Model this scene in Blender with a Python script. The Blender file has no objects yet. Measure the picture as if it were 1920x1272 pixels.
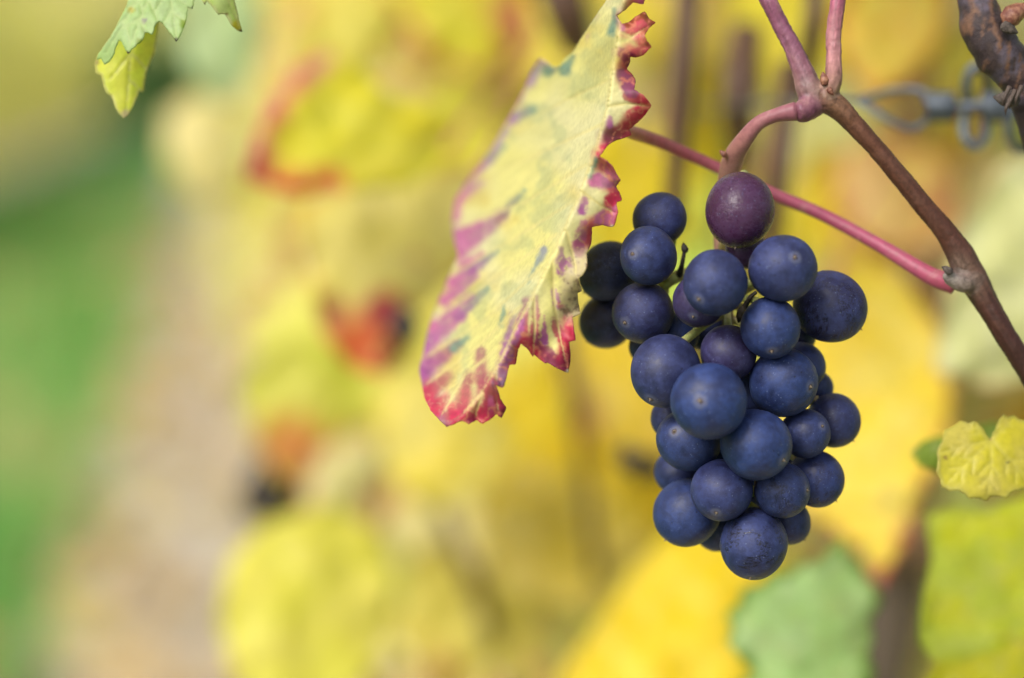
import bpy, math, random
import numpy as np
from mathutils import Vector, Matrix
from mathutils.geometry import delaunay_2d_cdt

rng = np.random.default_rng(7)
random.seed(7)
SC = bpy.context.scene
COL = SC.collection

# ------------------------------------------------------------------ camera
CAM = Vector((0.0, 0.0, 0.85))
YAW, PITCH = math.radians(6.7), math.radians(5.6)
FWD = Vector((math.sin(YAW) * math.cos(PITCH), math.cos(YAW) * math.cos(PITCH), -math.sin(PITCH)))
RIGHT = FWD.cross(Vector((0, 0, 1))).normalized()
UP = RIGHT.cross(FWD).normalized()
LENS, SENSOR = 60.0, 23.6
F = LENS / SENSOR * 1920.0
FOCUS = 0.541
cam = bpy.data.cameras.new('camera')
cam.lens, cam.sensor_width, cam.sensor_fit = LENS, SENSOR, 'HORIZONTAL'
cam.clip_start, cam.clip_end = 0.02, 3000
cam.dof.use_dof = True
cam.dof.focus_distance = FOCUS
cam.dof.aperture_fstop = 3.0
co = bpy.data.objects.new('camera', cam)
COL.objects.link(co)
co.matrix_world = Matrix((( RIGHT.x, UP.x, -FWD.x, CAM.x), (RIGHT.y, UP.y, -FWD.y, CAM.y),
                          (RIGHT.z, UP.z, -FWD.z, CAM.z), (0, 0, 0, 1)))
SC.camera = co

# ------------------------------------------------------------------ sky, sun, exposure
SUN_EL, SUN_AZ = math.radians(40), math.radians(-138)      # soft light from behind the camera, over the alley
w = bpy.data.worlds.new('World'); SC.world = w; w.use_nodes = True
nt = w.node_tree
bg = nt.nodes['Background']
sky = nt.nodes.new('ShaderNodeTexSky'); sky.sky_type = 'NISHITA'; sky.sun_disc = False
sky.sun_elevation, sky.sun_rotation = SUN_EL, SUN_AZ
sky.dust_density = 4.0; sky.air_density = 1.0; sky.ozone_density = 1.0
hs = nt.nodes.new('ShaderNodeHueSaturation'); hs.inputs['Saturation'].default_value = 0.35   # overcast: nearly white
nt.links.new(sky.outputs[0], hs.inputs['Color']); nt.links.new(hs.outputs[0], bg.inputs['Color'])
bg.inputs['Strength'].default_value = 0.14
sl = bpy.data.lights.new('sun', 'SUN'); sl.energy = 1.5; sl.angle = math.radians(25); sl.color = (1.0, 0.96, 0.9)
so = bpy.data.objects.new('sun', sl); COL.objects.link(so)
sd = Vector((math.sin(SUN_AZ) * math.cos(SUN_EL), math.cos(SUN_AZ) * math.cos(SUN_EL), math.sin(SUN_EL)))
so.rotation_euler = sd.to_track_quat('Z', 'Y').to_euler()
vs = SC.view_settings
vs.view_transform = 'Standard'; vs.look = 'None'; vs.gamma = 1.0; vs.use_curve_mapping = False
vs.exposure = 0.85
SC.render.engine = 'CYCLES'
cy = SC.cycles
cy.use_denoising = True
cy.max_bounces = 5; cy.diffuse_bounces = 3; cy.glossy_bounces = 2; cy.transmission_bounces = 4
cy.caustics_reflective = cy.caustics_refractive = False
cy.use_adaptive_sampling = True; cy.adaptive_threshold = .02
cy.sample_clamp_indirect = 6.0

# ------------------------------------------------------------------ helpers
def P(px, py, d):
    """the point at depth d (metres along the lens axis) on the line of sight of a photograph pixel"""
    return CAM + FWD * d + RIGHT * ((px - 960.0) / F * d) + UP * ((636.0 - py) / F * d)
def PV(px, py, d):
    px, py, d = (np.asarray(a, float) for a in (px, py, d))
    A = np.array
    return A(CAM)[None] + d[:, None] * (A(FWD)[None] + ((px - 960) / F)[:, None] * A(RIGHT)[None] + ((636 - py) / F)[:, None] * A(UP)[None])
def project(p):
    v = p - CAM; d = v.dot(FWD)
    return 960 + v.dot(RIGHT) / max(d, 1e-6) * F, 636 - v.dot(UP) / max(d, 1e-6) * F, d

def link(o, parent=None):
    COL.objects.link(o)
    if parent is not None:
        o.parent = parent
        o.matrix_parent_inverse = parent.matrix_world.inverted()
    return o
def tag(o, label, cat, group=None, kind=None):
    if label: o['label'] = label
    if cat: o['category'] = cat
    if group: o['group'] = group
    if kind: o['kind'] = kind
    return o
def empty(name, loc, label=None, cat=None, group=None):
    o = bpy.data.objects.new(name, None); o.empty_display_size = 0.01
    o.location = loc; o.matrix_world = Matrix.Translation(loc)
    COL.objects.link(o)
    return tag(o, label, cat, group)
def mesh(name, V, faces, smooth=True, attrs=None, mats=(), mat_idx=None, color=None):
    me = bpy.data.meshes.new(name)
    me.from_pydata([tuple(v) for v in V], [], [tuple(int(i) for i in f) for f in faces])
    if smooth: me.polygons.foreach_set('use_smooth', [True] * len(me.polygons))
    for k, a in (attrs or {}).items():
        me.attributes.new(k, 'FLOAT', 'POINT').data.foreach_set('value', np.asarray(a, np.float32))
    if color is not None:
        c = np.ones((len(V), 4), np.float32); c[:, :3] = color
        me.attributes.new('pigment', 'FLOAT_COLOR', 'POINT').data.foreach_set('color', c.ravel())
    for m in mats: me.materials.append(m)
    if mat_idx is not None: me.polygons.foreach_set('material_index', mat_idx)
    me.update()
    return me
def obj(name, me, parent=None):
    return link(bpy.data.objects.new(name, me), parent)

def noise2(x, y, seed=0, octaves=3):
    """smooth value noise in [0,1]"""
    g = np.random.default_rng(seed).random((257, 257))
    out = np.zeros_like(np.asarray(x, float)); amp, tot = 1.0, 0.0
    for o in range(octaves):
        xs, ys = np.asarray(x) * 2**o + 31.7 * o, np.asarray(y) * 2**o + 17.3 * o
        xi, yi = np.floor(xs).astype(int), np.floor(ys).astype(int)
        fx, fy = xs - xi, ys - yi
        fx, fy = fx * fx * (3 - 2 * fx), fy * fy * (3 - 2 * fy)
        a, b = g[yi % 256, xi % 256], g[yi % 256, (xi + 1) % 256]
        c, d = g[(yi + 1) % 256, xi % 256], g[(yi + 1) % 256, (xi + 1) % 256]
        out += amp * ((a * (1 - fx) + b * fx) * (1 - fy) + (c * (1 - fx) + d * fx) * fy); tot += amp; amp *= .5
    return out / tot
def sst(a, b, x):
    t = np.clip((np.asarray(x, float) - a) / (b - a), 0, 1); return t * t * (3 - 2 * t)
def mixc(c, d, m):
    return c * (1 - m[:, None]) + np.asarray(d, float)[None] * m[:, None]
def catmull(pts, n):
    P_ = np.asarray(pts, float)
    P_ = np.vstack([2 * P_[0] - P_[1], P_, 2 * P_[-1] - P_[-2]])
    k = len(P_) - 3; out = []
    for u in np.linspace(0, k, n):
        i = min(int(u), k - 1); t = u - i
        a, b, c, d = P_[i], P_[i + 1], P_[i + 2], P_[i + 3]
        out.append(.5 * (2 * b + (c - a) * t + (2 * a - 5 * b + 4 * c - d) * t**2 + (3 * b - a - 3 * c + d) * t**3))
    return np.array(out)
def tube(pts, radii, nseg=12, n=None, wob=0.0, seed=0, cap=True):
    """a swept tube with rounded ends; returns verts, faces"""
    n = n or len(pts) * 6
    C = catmull(pts, n)
    R = np.interp(np.linspace(0, 1, n), np.linspace(0, 1, len(radii)), radii)
    T = np.gradient(C, axis=0); T /= np.linalg.norm(T, axis=1)[:, None] + 1e-12
    nrm = np.cross(T[0], [0.31, 0.52, 0.79]); nrm /= np.linalg.norm(nrm)
    V = []
    ang = np.linspace(0, 2 * math.pi, nseg, endpoint=False)
    r2 = np.random.default_rng(seed)
    ph = r2.random(6) * 6.28
    for i in range(n):
        nrm = nrm - T[i] * nrm.dot(T[i]); nrm /= np.linalg.norm(nrm)
        bn = np.cross(T[i], nrm)
        rr = R[i] * (1 + wob * (np.sin(3 * ang + ph[0] + i * .21) * .5 + np.sin(5 * ang + ph[1] - i * .33) * .35 + np.sin(i * .45 + ph[2] + ang) * .5))
        V.append(C[i] + (np.cos(ang) * rr)[:, None] * nrm + (np.sin(ang) * rr)[:, None] * bn)
    V = np.vstack(V); faces = []
    for i in range(n - 1):
        for j in range(nseg):
            a, b = i * nseg + j, i * nseg + (j + 1) % nseg
            faces.append((a, b, b + nseg, a + nseg))
    if cap:
        V = np.vstack([V, C[0] - T[0] * R[0] * .4, C[-1] + T[-1] * R[-1] * .4])
        k = len(V) - 2
        for j in range(nseg):
            faces.append((k, (j + 1) % nseg, j)); e = (n - 1) * nseg
            faces.append((k + 1, e + j, e + (j + 1) % nseg))
    return V, faces
def join(parts):
    V, Fc, off = [], [], 0
    for v, f in parts:
        V.append(np.asarray(v)); Fc += [tuple(i + off for i in q) for q in f]; off += len(v)
    return np.vstack(V), Fc

# ------------------------------------------------------------------ node materials
class NT:
    def __init__(s, name):
        s.m = bpy.data.materials.new(name); s.m.use_nodes = True
        s.t = s.m.node_tree; s.t.nodes.clear()
        s.out = s.n('OutputMaterial')
    def n(s, typ, **kw):
        nd = s.t.nodes.new('ShaderNode' + typ)
        for k, v in kw.items(): setattr(nd, k, v)
        return nd
    def put(s, sock, v):
        if isinstance(v, bpy.types.NodeSocket): s.t.links.new(v, sock)
        elif v is not None:
            if hasattr(sock.default_value, '__len__') and not hasattr(v, '__len__'): v = (v,) * len(sock.default_value)
            if hasattr(v, '__len__') and len(v) == 3 and len(sock.default_value) == 4: v = (*v, 1)
            sock.default_value = v
    def math(s, op, a, b=None, c=None, clamp=False):
        nd = s.n('Math', operation=op, use_clamp=clamp)
        for i, v in enumerate((a, b, c)):
            if v is not None: s.put(nd.inputs[i], v)
        return nd.outputs[0]
    def mix(s, f, a, b, mode='MIX'):
        nd = s.n('MixRGB', blend_type=mode)
        s.put(nd.inputs[0], f); s.put(nd.inputs[1], a); s.put(nd.inputs[2], b)
        return nd.outputs[0]
    def noise(s, vec, scale, detail=3, rough=.55, dist=0.0):
        nd = s.n('TexNoise'); s.put(nd.inputs['Vector'], vec)
        nd.inputs['Scale'].default_value = scale; nd.inputs['Detail'].default_value = detail
        nd.inputs['Roughness'].default_value = rough; nd.inputs['Distortion'].default_value = dist
        return nd.outputs[0]
    def ramp(s, x, a, b, lo=0., hi=1.):
        nd = s.n('MapRange', interpolation_type='SMOOTHSTEP')
        s.put(nd.inputs[0], x)
        for i, v in enumerate((a, b, lo, hi)): nd.inputs[i + 1].default_value = v
        return nd.outputs[0]
    def bump(s, h, strength, dist):
        nd = s.n('Bump'); nd.inputs['Strength'].default_value = strength; nd.inputs['Distance'].default_value = dist
        s.put(nd.inputs['Height'], h); return nd.outputs[0]
    def bsdf(s, color, rough=.5, normal=None, spec=.5, **kw):
        nd = s.n('BsdfPrincipled'); s.put(nd.inputs['Base Color'], color); s.put(nd.inputs['Roughness'], rough)
        s.put(nd.inputs['Specular IOR Level'], spec)
        if normal is not None: s.put(nd.inputs['Normal'], normal)
        for k, v in kw.items(): s.put(nd.inputs[k.replace('_', ' ')], v)
        return nd.outputs[0]
    def done(s, sh): s.t.links.new(sh, s.out.inputs['Surface']); return s.m

def leafy(N, col, rough, normal, trans=.48):
    """thin leaf: gloss and diffuse in front, light let through from behind"""
    a = N.bsdf(col, rough, normal, .35)
    tr = N.n('BsdfTranslucent'); N.put(tr.inputs[0], N.mix(1.0, col, (1.0, .97, .80), 'MULTIPLY')); N.put(tr.inputs['Normal'], normal)
    mx = N.n('MixShader'); mx.inputs[0].default_value = trans
    N.t.links.new(a, mx.inputs[1]); N.t.links.new(tr.outputs[0], mx.inputs[2])
    return mx.outputs[0]

def mat_blade():
    N = NT('leaf_blade')
    at = N.n('Attribute', attribute_name='pigment'); ve = N.n('Attribute', attribute_name='vein')
    tc = N.n('TexCoord')
    n1 = N.noise(tc.outputs['Object'], 900, 4); n2 = N.noise(tc.outputs['Object'], 130, 3)
    col = N.mix(N.ramp(n1, .35, .75, 0, .16), at.outputs['Color'], (.10, .09, .02))
    col = N.mix(N.ramp(n2, .45, .7, 0, .10), col, (.62, .55, .22))
    h = N.math('ADD', N.math('MULTIPLY', ve.outputs['Fac'], -1.0), N.math('MULTIPLY', n1, .35))
    return N.done(leafy(N, col, .46, N.bump(h, .3, .00010)))
def mat_leaf():
    """leaves of the hedge: own colour from the object, red margin by its alpha"""
    N = NT('vine_leaf')
    oi = N.n('ObjectInfo'); ed = N.n('Attribute', attribute_name='edge'); ve = N.n('Attribute', attribute_name='vein')
    tc = N.n('TexCoord')
    off = N.n('VectorMath', operation='ADD'); N.put(off.inputs[0], tc.outputs['Object'])
    N.put(off.inputs[1], N.math('MULTIPLY', oi.outputs['Random'], 37.0))
    nz = N.noise(off.outputs[0], 3.2, 2); nf = N.noise(off.outputs[0], 14, 1)
    col = N.mix(N.ramp(nz, .42, .72, 0, .55), oi.outputs['Color'], (.62, .64, .12))
    col = N.mix(N.ramp(nf, .55, .8, 0, .12), col, (.40, .22, .05))
    vm = N.ramp(ve.outputs['Fac'], .25, .9, 0, .55)
    col = N.mix(vm, col, (.62, .58, .24))
    e = N.math('ADD', ed.outputs['Fac'], N.math('MULTIPLY', N.math('SUBTRACT', nz, .5), .7))
    e = N.math('MULTIPLY', N.ramp(e, .72, .98), N.math('MULTIPLY', oi.outputs['Alpha'], N.math('SUBTRACT', 1.0, vm)))
    col = N.mix(e, col, (.40, .045, .03))
    h = N.math('ADD', N.math('MULTIPLY', ve.outputs['Fac'], -1.0), N.math('MULTIPLY', nf, .4))
    return N.done(leafy(N, col, .48, N.bump(h, .5, .0008)))
def mat_plain_leaf(name, c0, c1, c2, trans=.4):
    N = NT(name)
    at = N.n('Attribute', attribute_name='tint')
    col = N.mix(N.ramp(at.outputs['Fac'], 0, .55), c0, c1); col = N.mix(N.ramp(at.outputs['Fac'], .6, 1), col, c2)
    return N.done(leafy(N, col, .5, None, trans))
def mat_grape():
    N = NT('grape_skin')
    oi = N.n('ObjectInfo'); tc = N.n('TexCoord'); wr = N.n('Attribute', attribute_name='wear', attribute_type='OBJECT')
    pu = N.n('Attribute', attribute_name='purple', attribute_type='OBJECT')
    off = N.n('VectorMath', operation='ADD'); N.put(off.inputs[0], tc.outputs['Object'])
    N.put(off.inputs[1], N.math('MULTIPLY', oi.outputs['Random'], 83.0)); v = off.outputs[0]
    big = N.noise(v, 1.5, 4, .6, .5); mid = N.noise(v, 6, 5, .7, .3); fine = N.noise(v, 45, 2)
    skin = N.mix(pu.outputs['Fac'], (.004, .003, .010), (.030, .005, .022))
    bloom = N.mix(oi.outputs['Random'], (.018, .036, .128), (.028, .035, .108))
    bloom = N.mix(pu.outputs['Fac'], bloom, (.060, .024, .062))
    bm = N.math('MULTIPLY', N.ramp(big, .34, .60, .50, 1.0), N.ramp(mid, .36, .62, .66, 1.0))
    bm = N.math('MULTIPLY', bm, N.math('SUBTRACT', 1.0, N.math('MULTIPLY', pu.outputs['Fac'], .25)))
    # rubbed scratches where the bloom is gone
    st = N.n('Mapping'); N.put(st.inputs[0], v); st.inputs['Rotation'].default_value = (.4, .9, .3); st.inputs['Scale'].default_value = (1.6, 7, 7)
    rub = N.ramp(N.noise(st.outputs[0], 1.5, 5, .7, 1.5), .50, .56)
    patch = N.ramp(N.noise(v, 1.6, 1), .45, .52)
    rubm = N.math('MULTIPLY', N.math('MULTIPLY', rub, patch), wr.outputs['Fac'])
    nick = N.n('TexVoronoi'); N.put(nick.inputs['Vector'], v); nick.inputs['Scale'].default_value = 4.2
    nk = N.math('MULTIPLY', N.ramp(nick.outputs['Distance'], .07, .16, 1, 0), N.ramp(N.noise(v, 2.4, 1), .48, .54))
    dark = N.math('MAXIMUM', rubm, N.math('MULTIPLY', nk, .8))
    bm = N.math('MULTIPLY', bm, N.math('SUBTRACT', 1.0, N.math('MULTIPLY', dark, .95)))
    col = N.mix(bm, skin, bloom)
    # dust: small pale specks and smears
    sp = N.n('TexVoronoi'); N.put(sp.inputs['Vector'], v); sp.inputs['Scale'].default_value = 9
    dot = N.math('MULTIPLY', N.ramp(sp.outputs['Distance'], .06, .17, 1, 0), N.ramp(N.noise(v, 3, 1), .47, .54))
    col = N.mix(N.math('MULTIPLY', dot, .75), col, (.15, .18, .28))
    col = N.mix(N.ramp(N.noise(v, 9, 5, .75, .6), .56, .74, 0, .5), col, (.065, .08, .16))
    col = N.mix(N.ramp(fine, .52, .70, 0, .25), col, (.052, .066, .145))
    # pale ring and brown spot round the blossom scar (object +Z)
    sx = N.n('SeparateXYZ'); N.put(sx.inputs[0], tc.outputs['Object'])
    rad = N.math('ADD', N.math('SQRT', N.math('ADD', N.math('POWER', sx.outputs[0], 2.0), N.math('POWER', sx.outputs[1], 2.0))), N.math('MULTIPLY', N.math('SUBTRACT', mid, .5), .22))
    front = N.ramp(sx.outputs[2], .5, .6)
    col = N.mix(N.math('MULTIPLY', front, N.ramp(rad, .10, .26, .5, 0)), col, (.11, .115, .17))
    col = N.mix(N.math('MULTIPLY', front, N.ramp(rad, .05, .11, .85, 0)), col, (.045, .026, .020))
    rough = N.math('ADD', N.math('MULTIPLY', bm, .34), N.math('SUBTRACT', .30, N.math('MULTIPLY', pu.outputs['Fac'], .20)))
    h = N.math('ADD', N.math('MULTIPLY', mid, .5), N.math('MULTIPLY', dark, -1.0))
    return N.done(N.bsdf(col, rough, N.bump(h, .30, .0005), .28, Sheen_Weight=.0, Sheen_Roughness=.6, Sheen_Tint=(.6, .7, 1.0)))
def mat_stem(name, ramp2, scale=600, rough=.5, bump=.4, dist=.0005, stretch=None):
    """stalks and bark: the pigment attribute with streaks along the grain"""
    N = NT(name)
    at = N.n('Attribute', attribute_name='pigment'); tc = N.n('TexCoord')
    n1 = N.noise(tc.outputs['Object'], scale, 5, .65); n2 = N.noise(tc.outputs['Object'], scale * .22, 4, .6, .5)
    col = N.mix(N.ramp(n1, .40, .72, 0, .5), at.outputs['Color'], ramp2[0])
    col = N.mix(N.ramp(n2, .50, .75, 0, .45), col, ramp2[1])
    return N.done(N.bsdf(col, rough, N.bump(N.math('ADD', n1, n2), bump, dist), .25))
def mat_flat(name, c, c2, scale, rough=.6, metallic=0.0, bump=.3, dist=.001):
    N = NT(name); tc = N.n('TexCoord')
    n1 = N.noise(tc.outputs['Object'], scale, 5, .6)
    return N.done(N.bsdf(N.mix(N.ramp(n1, .35, .7), c, c2), rough, N.bump(n1, bump, dist), .4, Metallic=metallic))
def mat_ground(name, c, c2, c3, scale, bump, dist):
    N = NT(name); tc = N.n('TexCoord')
    n1 = N.noise(tc.outputs['Object'], scale, 6, .65); n2 = N.noise(tc.outputs['Object'], scale * .12, 4, .6)
    col = N.mix(N.ramp(n1, .35, .68), c, c2); col = N.mix(N.ramp(n2, .42, .66, 0, .75), col, c3)
    return N.done(N.bsdf(col, .9, N.bump(n1, bump, dist), .2))
M_BLADE, M_LEAF, M_GRAPE = mat_blade(), mat_leaf(), mat_grape()
M_STEM = mat_stem('green_wood_stalk', ((.13, .045, .055), (.36, .20, .18)), 900, .42, .25, .0003)
M_CANE = mat_stem('brown_cane', ((.02, .009, .006), (.11, .052, .036)), 1100, .5, .45, .0004)
M_BARK = mat_stem('vine_bark', ((.015, .010, .009), (.09, .06, .048)), 900, .6, .6, .0005)
M_PETIOLE = mat_flat('petiole_skin', (.42, .10, .13), (.50, .22, .16), 90, .45)
M_SCAR = mat_flat('blossom_scar', (.05, .032, .022), (.30, .24, .18), 900, .8)
M_DRY = mat_flat('dried_berry', (.012, .009, .008), (.05, .035, .025), 900, .7)
M_BUD = mat_flat('bud_scale', (.10, .028, .018), (.26, .12, .07), 700, .55)
M_WIRE = mat_flat('weathered_zinc_wire', (.045, .055, .07), (.11, .125, .15), 300, .5, .25)
M_SOIL = mat_ground('dry_soil', (.33, .285, .22), (.50, .45, .37), (.40, .35, .30), 9, .8, .03)
M_TURF = mat_ground('turf', (.045, .13, .018), (.07, .18, .03), (.05, .15, .022), 3, .6, .03)
M_GRASS = mat_plain_leaf('grass_blade', (.10, .29, .05), (.18, .40, .09), (.40, .46, .17), .3)
M_FAR = mat_plain_leaf('far_vine_leaf', (.74, .67, .10), (.76, .70, .26), (.50, .56, .14))
M_LITTER = mat_plain_leaf('fallen_leaf', (.46, .34, .10), (.36, .24, .12), (.52, .44, .16), .2)
M_HEDGE = mat_plain_leaf('hedge_leaf', (.035, .09, .02), (.06, .14, .03), (.14, .2, .05), .25)
M_OLD = mat_flat('dead_bark', (.025, .017, .014), (.09, .07, .058), 800, .85, 0, .8, .001)
M_POST = mat_flat('weathered_post_wood', (.17, .13, .10), (.30, .25, .20), 30, .85, 0, .6, .004)

# ------------------------------------------------------------------ the setting
def sheet(name, x0, x1, y0, y1, z, nx, ny, amp, mat, seed):
    X, Y = np.meshgrid(np.linspace(x0, x1, nx), np.linspace(y0, y1, ny))
    Z = z + amp * (noise2(X.ravel() * 2.2 + 50, Y.ravel() * 2.2 + 50, seed, 4) - .5)
    V = np.column_stack([X.ravel(), Y.ravel(), Z])
    fc = [(j * nx + i, j * nx + i + 1, (j + 1) * nx + i + 1, (j + 1) * nx + i) for j in range(ny - 1) for i in range(nx - 1)]
    return obj(name, mesh(name, V, fc, mats=[mat]))
tag(sheet('ground', -400, 400, -400, 900, 0, 2, 2, 0, M_TURF, 1), None, None, kind='structure')
ROWS = (0.32, -2.05)
tag(sheet('soil_strip', -0.26, .95, -1, 60, .035, 24, 700, .05, M_SOIL, 2), None, None, kind='structure')
tag(sheet('soil_strip', -2.45, -1.75, -1, 60, .03, 14, 500, .05, M_SOIL, 3), None, None, kind='structure')
# low wooded hill closing the view
hx, hy = np.meshgrid(np.linspace(-300, 300, 60), np.linspace(110, 420, 30))
hz = 46 * sst(110, 330, hy) * (.75 + .5 * noise2(hx / 70 + 9, hy / 70 + 9, 5, 3)) - .3
hv = np.column_stack([hx.ravel(), hy.ravel(), hz.ravel()])
hf = [(j * 60 + i, j * 60 + i + 1, (j + 1) * 60 + i + 1, (j + 1) * 60 + i) for j in range(29) for i in range(59)]
tag(obj('hill', mesh('hill', hv, hf, mats=[mat_ground('hill_cover', (.12, .15, .04), (.36, .30, .07), (.20, .21, .06), .06, .3, .5)])), None, None, kind='structure')

def scatter_tris(n, pos, size, tilt, seed, wide=.35, up=None):
    """many two-triangle leaf or blade shapes in one mesh"""
    r = np.random.default_rng(seed)
    d = r.normal(size=(n, 3)); d[:, 2] = d[:, 2] * tilt
    if up is not None: d = d * .45 + np.array(up)[None]
    d /= np.linalg.norm(d, axis=1)[:, None]
    s = np.cross(d, r.normal(size=(n, 3))); s /= np.linalg.norm(s, axis=1)[:, None]
    L = size[:, None]
    V = np.stack([pos, pos + d * L * .45 + s * L * wide, pos + d * L, pos + d * L * .45 - s * L * wide], 1).reshape(-1, 3)
    base = np.arange(n) * 4
    Fc = np.column_stack([base, base + 1, base + 2, base + 3])
    return V, Fc
n = 70000
gy = 2.2 + 20 * rng.random(n)**1.6; gx = -1.75 + 1.55 * rng.random(n) + .06 * rng.normal(size=n)
keep = (gx < -.2 + .12 * (noise2(gx * 4 + 9, gy * 1.5, 11) - .5)); gx, gy = gx[keep], gy[keep]; n = len(gx)
V, Fc = scatter_tris(n, np.column_stack([gx, gy, np.zeros(n)]), .05 + .07 * rng.random(n), 1, 3, .05, (0, 0, 1))
tint = np.clip(1.5 * noise2(gx * 2.6 + 5, gy * 1.1, 12) - .45 + .4 * rng.random(n), 0, 1)
tag(obj('grass', mesh('grass', V, Fc, mats=[M_GRASS], attrs={'tint': np.repeat(tint, 4)})),
    'green grass of the alley left of the bare soil strip', 'grass', kind='stuff')
n = 1500
lx = np.where(rng.random(n) < .75, -.28 + 1.1 * rng.random(n), -1.7 + 1.5 * rng.random(n)); ly = 2 + 16 * rng.random(n)**1.4
V, Fc = scatter_tris(n, np.column_stack([lx, ly, .062 + .02 * rng.random(n)]), .05 + .06 * rng.random(n), .08, 5, .42)
tag(obj('leaf_litter', mesh('leaf_litter', V, Fc, mats=[M_LITTER], attrs={'tint': np.repeat(rng.random(n), 4)})),
    'pale fallen leaves strewn over the soil strip under the vines', 'fallen leaves', kind='stuff')

# ------------------------------------------------------------------ vine leaf meshes for the hedge
def leaf_arrays(seed, lobes=1.0, nA=110, K=9, cup=.15, fold=.2, droop=.25, teeth=.055):
    r = np.random.default_rng(seed)
    kd = np.radians([0, 14, 27, 40, 54, 70, 86, 101, 118, 140, 158, 171, 180])
    kr = np.array([1.0, .88, .70, .80, .92, .77, .62, .68, .74, .66, .54, .38, .07])
    kr = np.where(np.arange(13) < 9, .84 + (kr - .84) * lobes, kr)
    ka, kb = kr * (1 + .06 * r.normal(size=13)), kr * (1 + .06 * r.normal(size=13))
    th = np.linspace(-math.pi, math.pi, nA)
    R = np.where(th >= 0, np.interp(abs(th), kd, ka), np.interp(abs(th), kd, kb))
    saw = (abs(th) * 15 / math.pi * 1.6) % 1.0
    R = R * (1 + teeth * (2 * np.abs(saw - .5) * 2 - 1) * sst(3.1, 2.7, abs(th)))
    f = np.linspace(0.02, 1, K)
    TH, FR = np.meshgrid(th, f); RR = FR * R[None]
    x, y = (RR * np.sin(TH)).ravel(), (RR * np.cos(TH)).ravel(); edge = FR.ravel()
    vein = np.zeros_like(x); rad = np.hypot(x, y)
    for a in np.radians([0, 53, -53, 114, -114]):
        p = x * math.sin(a) + y * math.cos(a); q = np.abs(x * math.cos(a) - y * math.sin(a))
        vein = np.maximum(vein, np.where(p > 0, np.exp(-(q / .016)**2), 0))
        sec = np.abs(((p - q * .8) * 6) % 1.0 - .5) * 2
        vein = np.maximum(vein, np.where((p > 0) & (q < p * .5), .6 * sst(.80, 1.0, sec), 0))
    z = cup * rad**2 - fold * np.abs(x) * .6 + .10 * (noise2(x * 2.4 + 20, y * 2.4 + 20, seed + 3) - .5) * (.3 + rad)
    z += .07 * edge**3 * np.sin(np.arctan2(x, y) * 7 + seed) - .012 * vein
    z -= droop * np.clip(y, 0, 2)**2
    V = np.column_stack([x, y, z])
    Fc = [(k * nA + j, k * nA + j + 1, (k + 1) * nA + j + 1, (k + 1) * nA + j) for k in range(K - 1) for j in range(nA - 1)]
    return V, Fc, edge, vein
def leaf_mesh(seed, **kw):
    V, Fc, e, v = leaf_arrays(seed, **kw)
    pv, pf = tube([(0, 0, 0), (0, -.2, .03), (.03, -.5, .12), (.05, -.75, .30)], [.022, .018, .018, .026], 6, 9)
    VV, FF = join([(V, Fc), (pv, pf)])
    mi = [0] * len(Fc) + [1] * len(pf)
    return mesh('vine_leaf_%d' % seed, VV, FF, mats=[M_LEAF, M_PETIOLE], mat_idx=mi,
                attrs={'edge': np.r_[e, np.zeros(len(pv))], 'vein': np.r_[v, np.zeros(len(pv))]})
LEAVES = [leaf_mesh(1), leaf_mesh(2, lobes=.6, cup=.3, fold=.05), leaf_mesh(3, lobes=1.2, fold=.45, droop=.1),
          leaf_mesh(4, lobes=.5, cup=-.25, fold=-.15, droop=.35), leaf_mesh(5, lobes=.9, cup=.05, fold=.1, droop=.5), leaf_mesh(6, lobes=.75, cup=.4, fold=.3, droop=0)]
def frame(T, N, loc, s):
    T = T.normalized(); X = T.cross(N).normalized(); Z = X.cross(T).normalized()
    return Matrix(((X.x * s, T.x * s, Z.x * s, loc.x), (X.y * s, T.y * s, Z.y * s, loc.y), (X.z * s, T.z * s, Z.z * s, loc.z), (0, 0, 0, 1)))
PAL = [((.75, .66, .11), 5), ((.76, .68, .25), 5), ((.76, .60, .03), 5), ((.68, .65, .10), 4), ((.76, .70, .38), 4), ((.44, .52, .12), 1.5), ((.40, .48, .22), 1.0), ((.66, .30, .07), .6), ((.62, .40, .06), .4)]
pw = np.array([q for _, q in PAL]); pw = pw / pw.sum()
def palette():
    c = PAL[rng.choice(len(PAL), p=pw)][0]
    return tuple(float(np.clip(v * (1 + .14 * rng.normal()), .01, .8)) for v in c)

# ------------------------------------------------------------------ grapevines of the two rows
def vine_trunk(parent, x, y, h, seed, r0=.022):
    r = np.random.default_rng(seed)
    pts = [(x + .02 * r.normal(), y + .02 * r.normal(), z) for z in np.linspace(-.03, h, 6)]
    v, f = tube(pts, [r0 * 1.5, r0 * 1.1, r0, r0 * .95, r0 * 1.05, r0 * 1.25], 14, 40, .16, seed)
    c = np.array([.15, .115, .09])[None] * (.7 + .6 * noise2(v[:, 2] * 40, v[:, 0] * 300, seed))[:, None]
    obj('trunk', mesh('trunk', v, f, mats=[M_BARK], color=c), parent)
    return pts[-1]
def vine_cane(parent, pts, rad, seed, col=(.15, .075, .045)):
    v, f = tube(pts, rad, 9, 34, .05, seed)
    return obj('cane', mesh('cane', v, f, mats=[M_CANE], color=np.tile(np.array(col), (len(v), 1))), parent)
def clear_of_subject(p, s):
    px, py, d = project(p)
    if d < .25: return False
    m = s * 1.15 / d * F
    inside = -m < px < 1920 + m and -m < py < 1272 + m
    return not (inside and d < 1.25)
def in_frame(p, s):
    px, py, d = project(p)
    m = s / max(d, .1) * F
    return d > .3 and -m < px < 1920 + m and -m < py < 1272 + m
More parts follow.
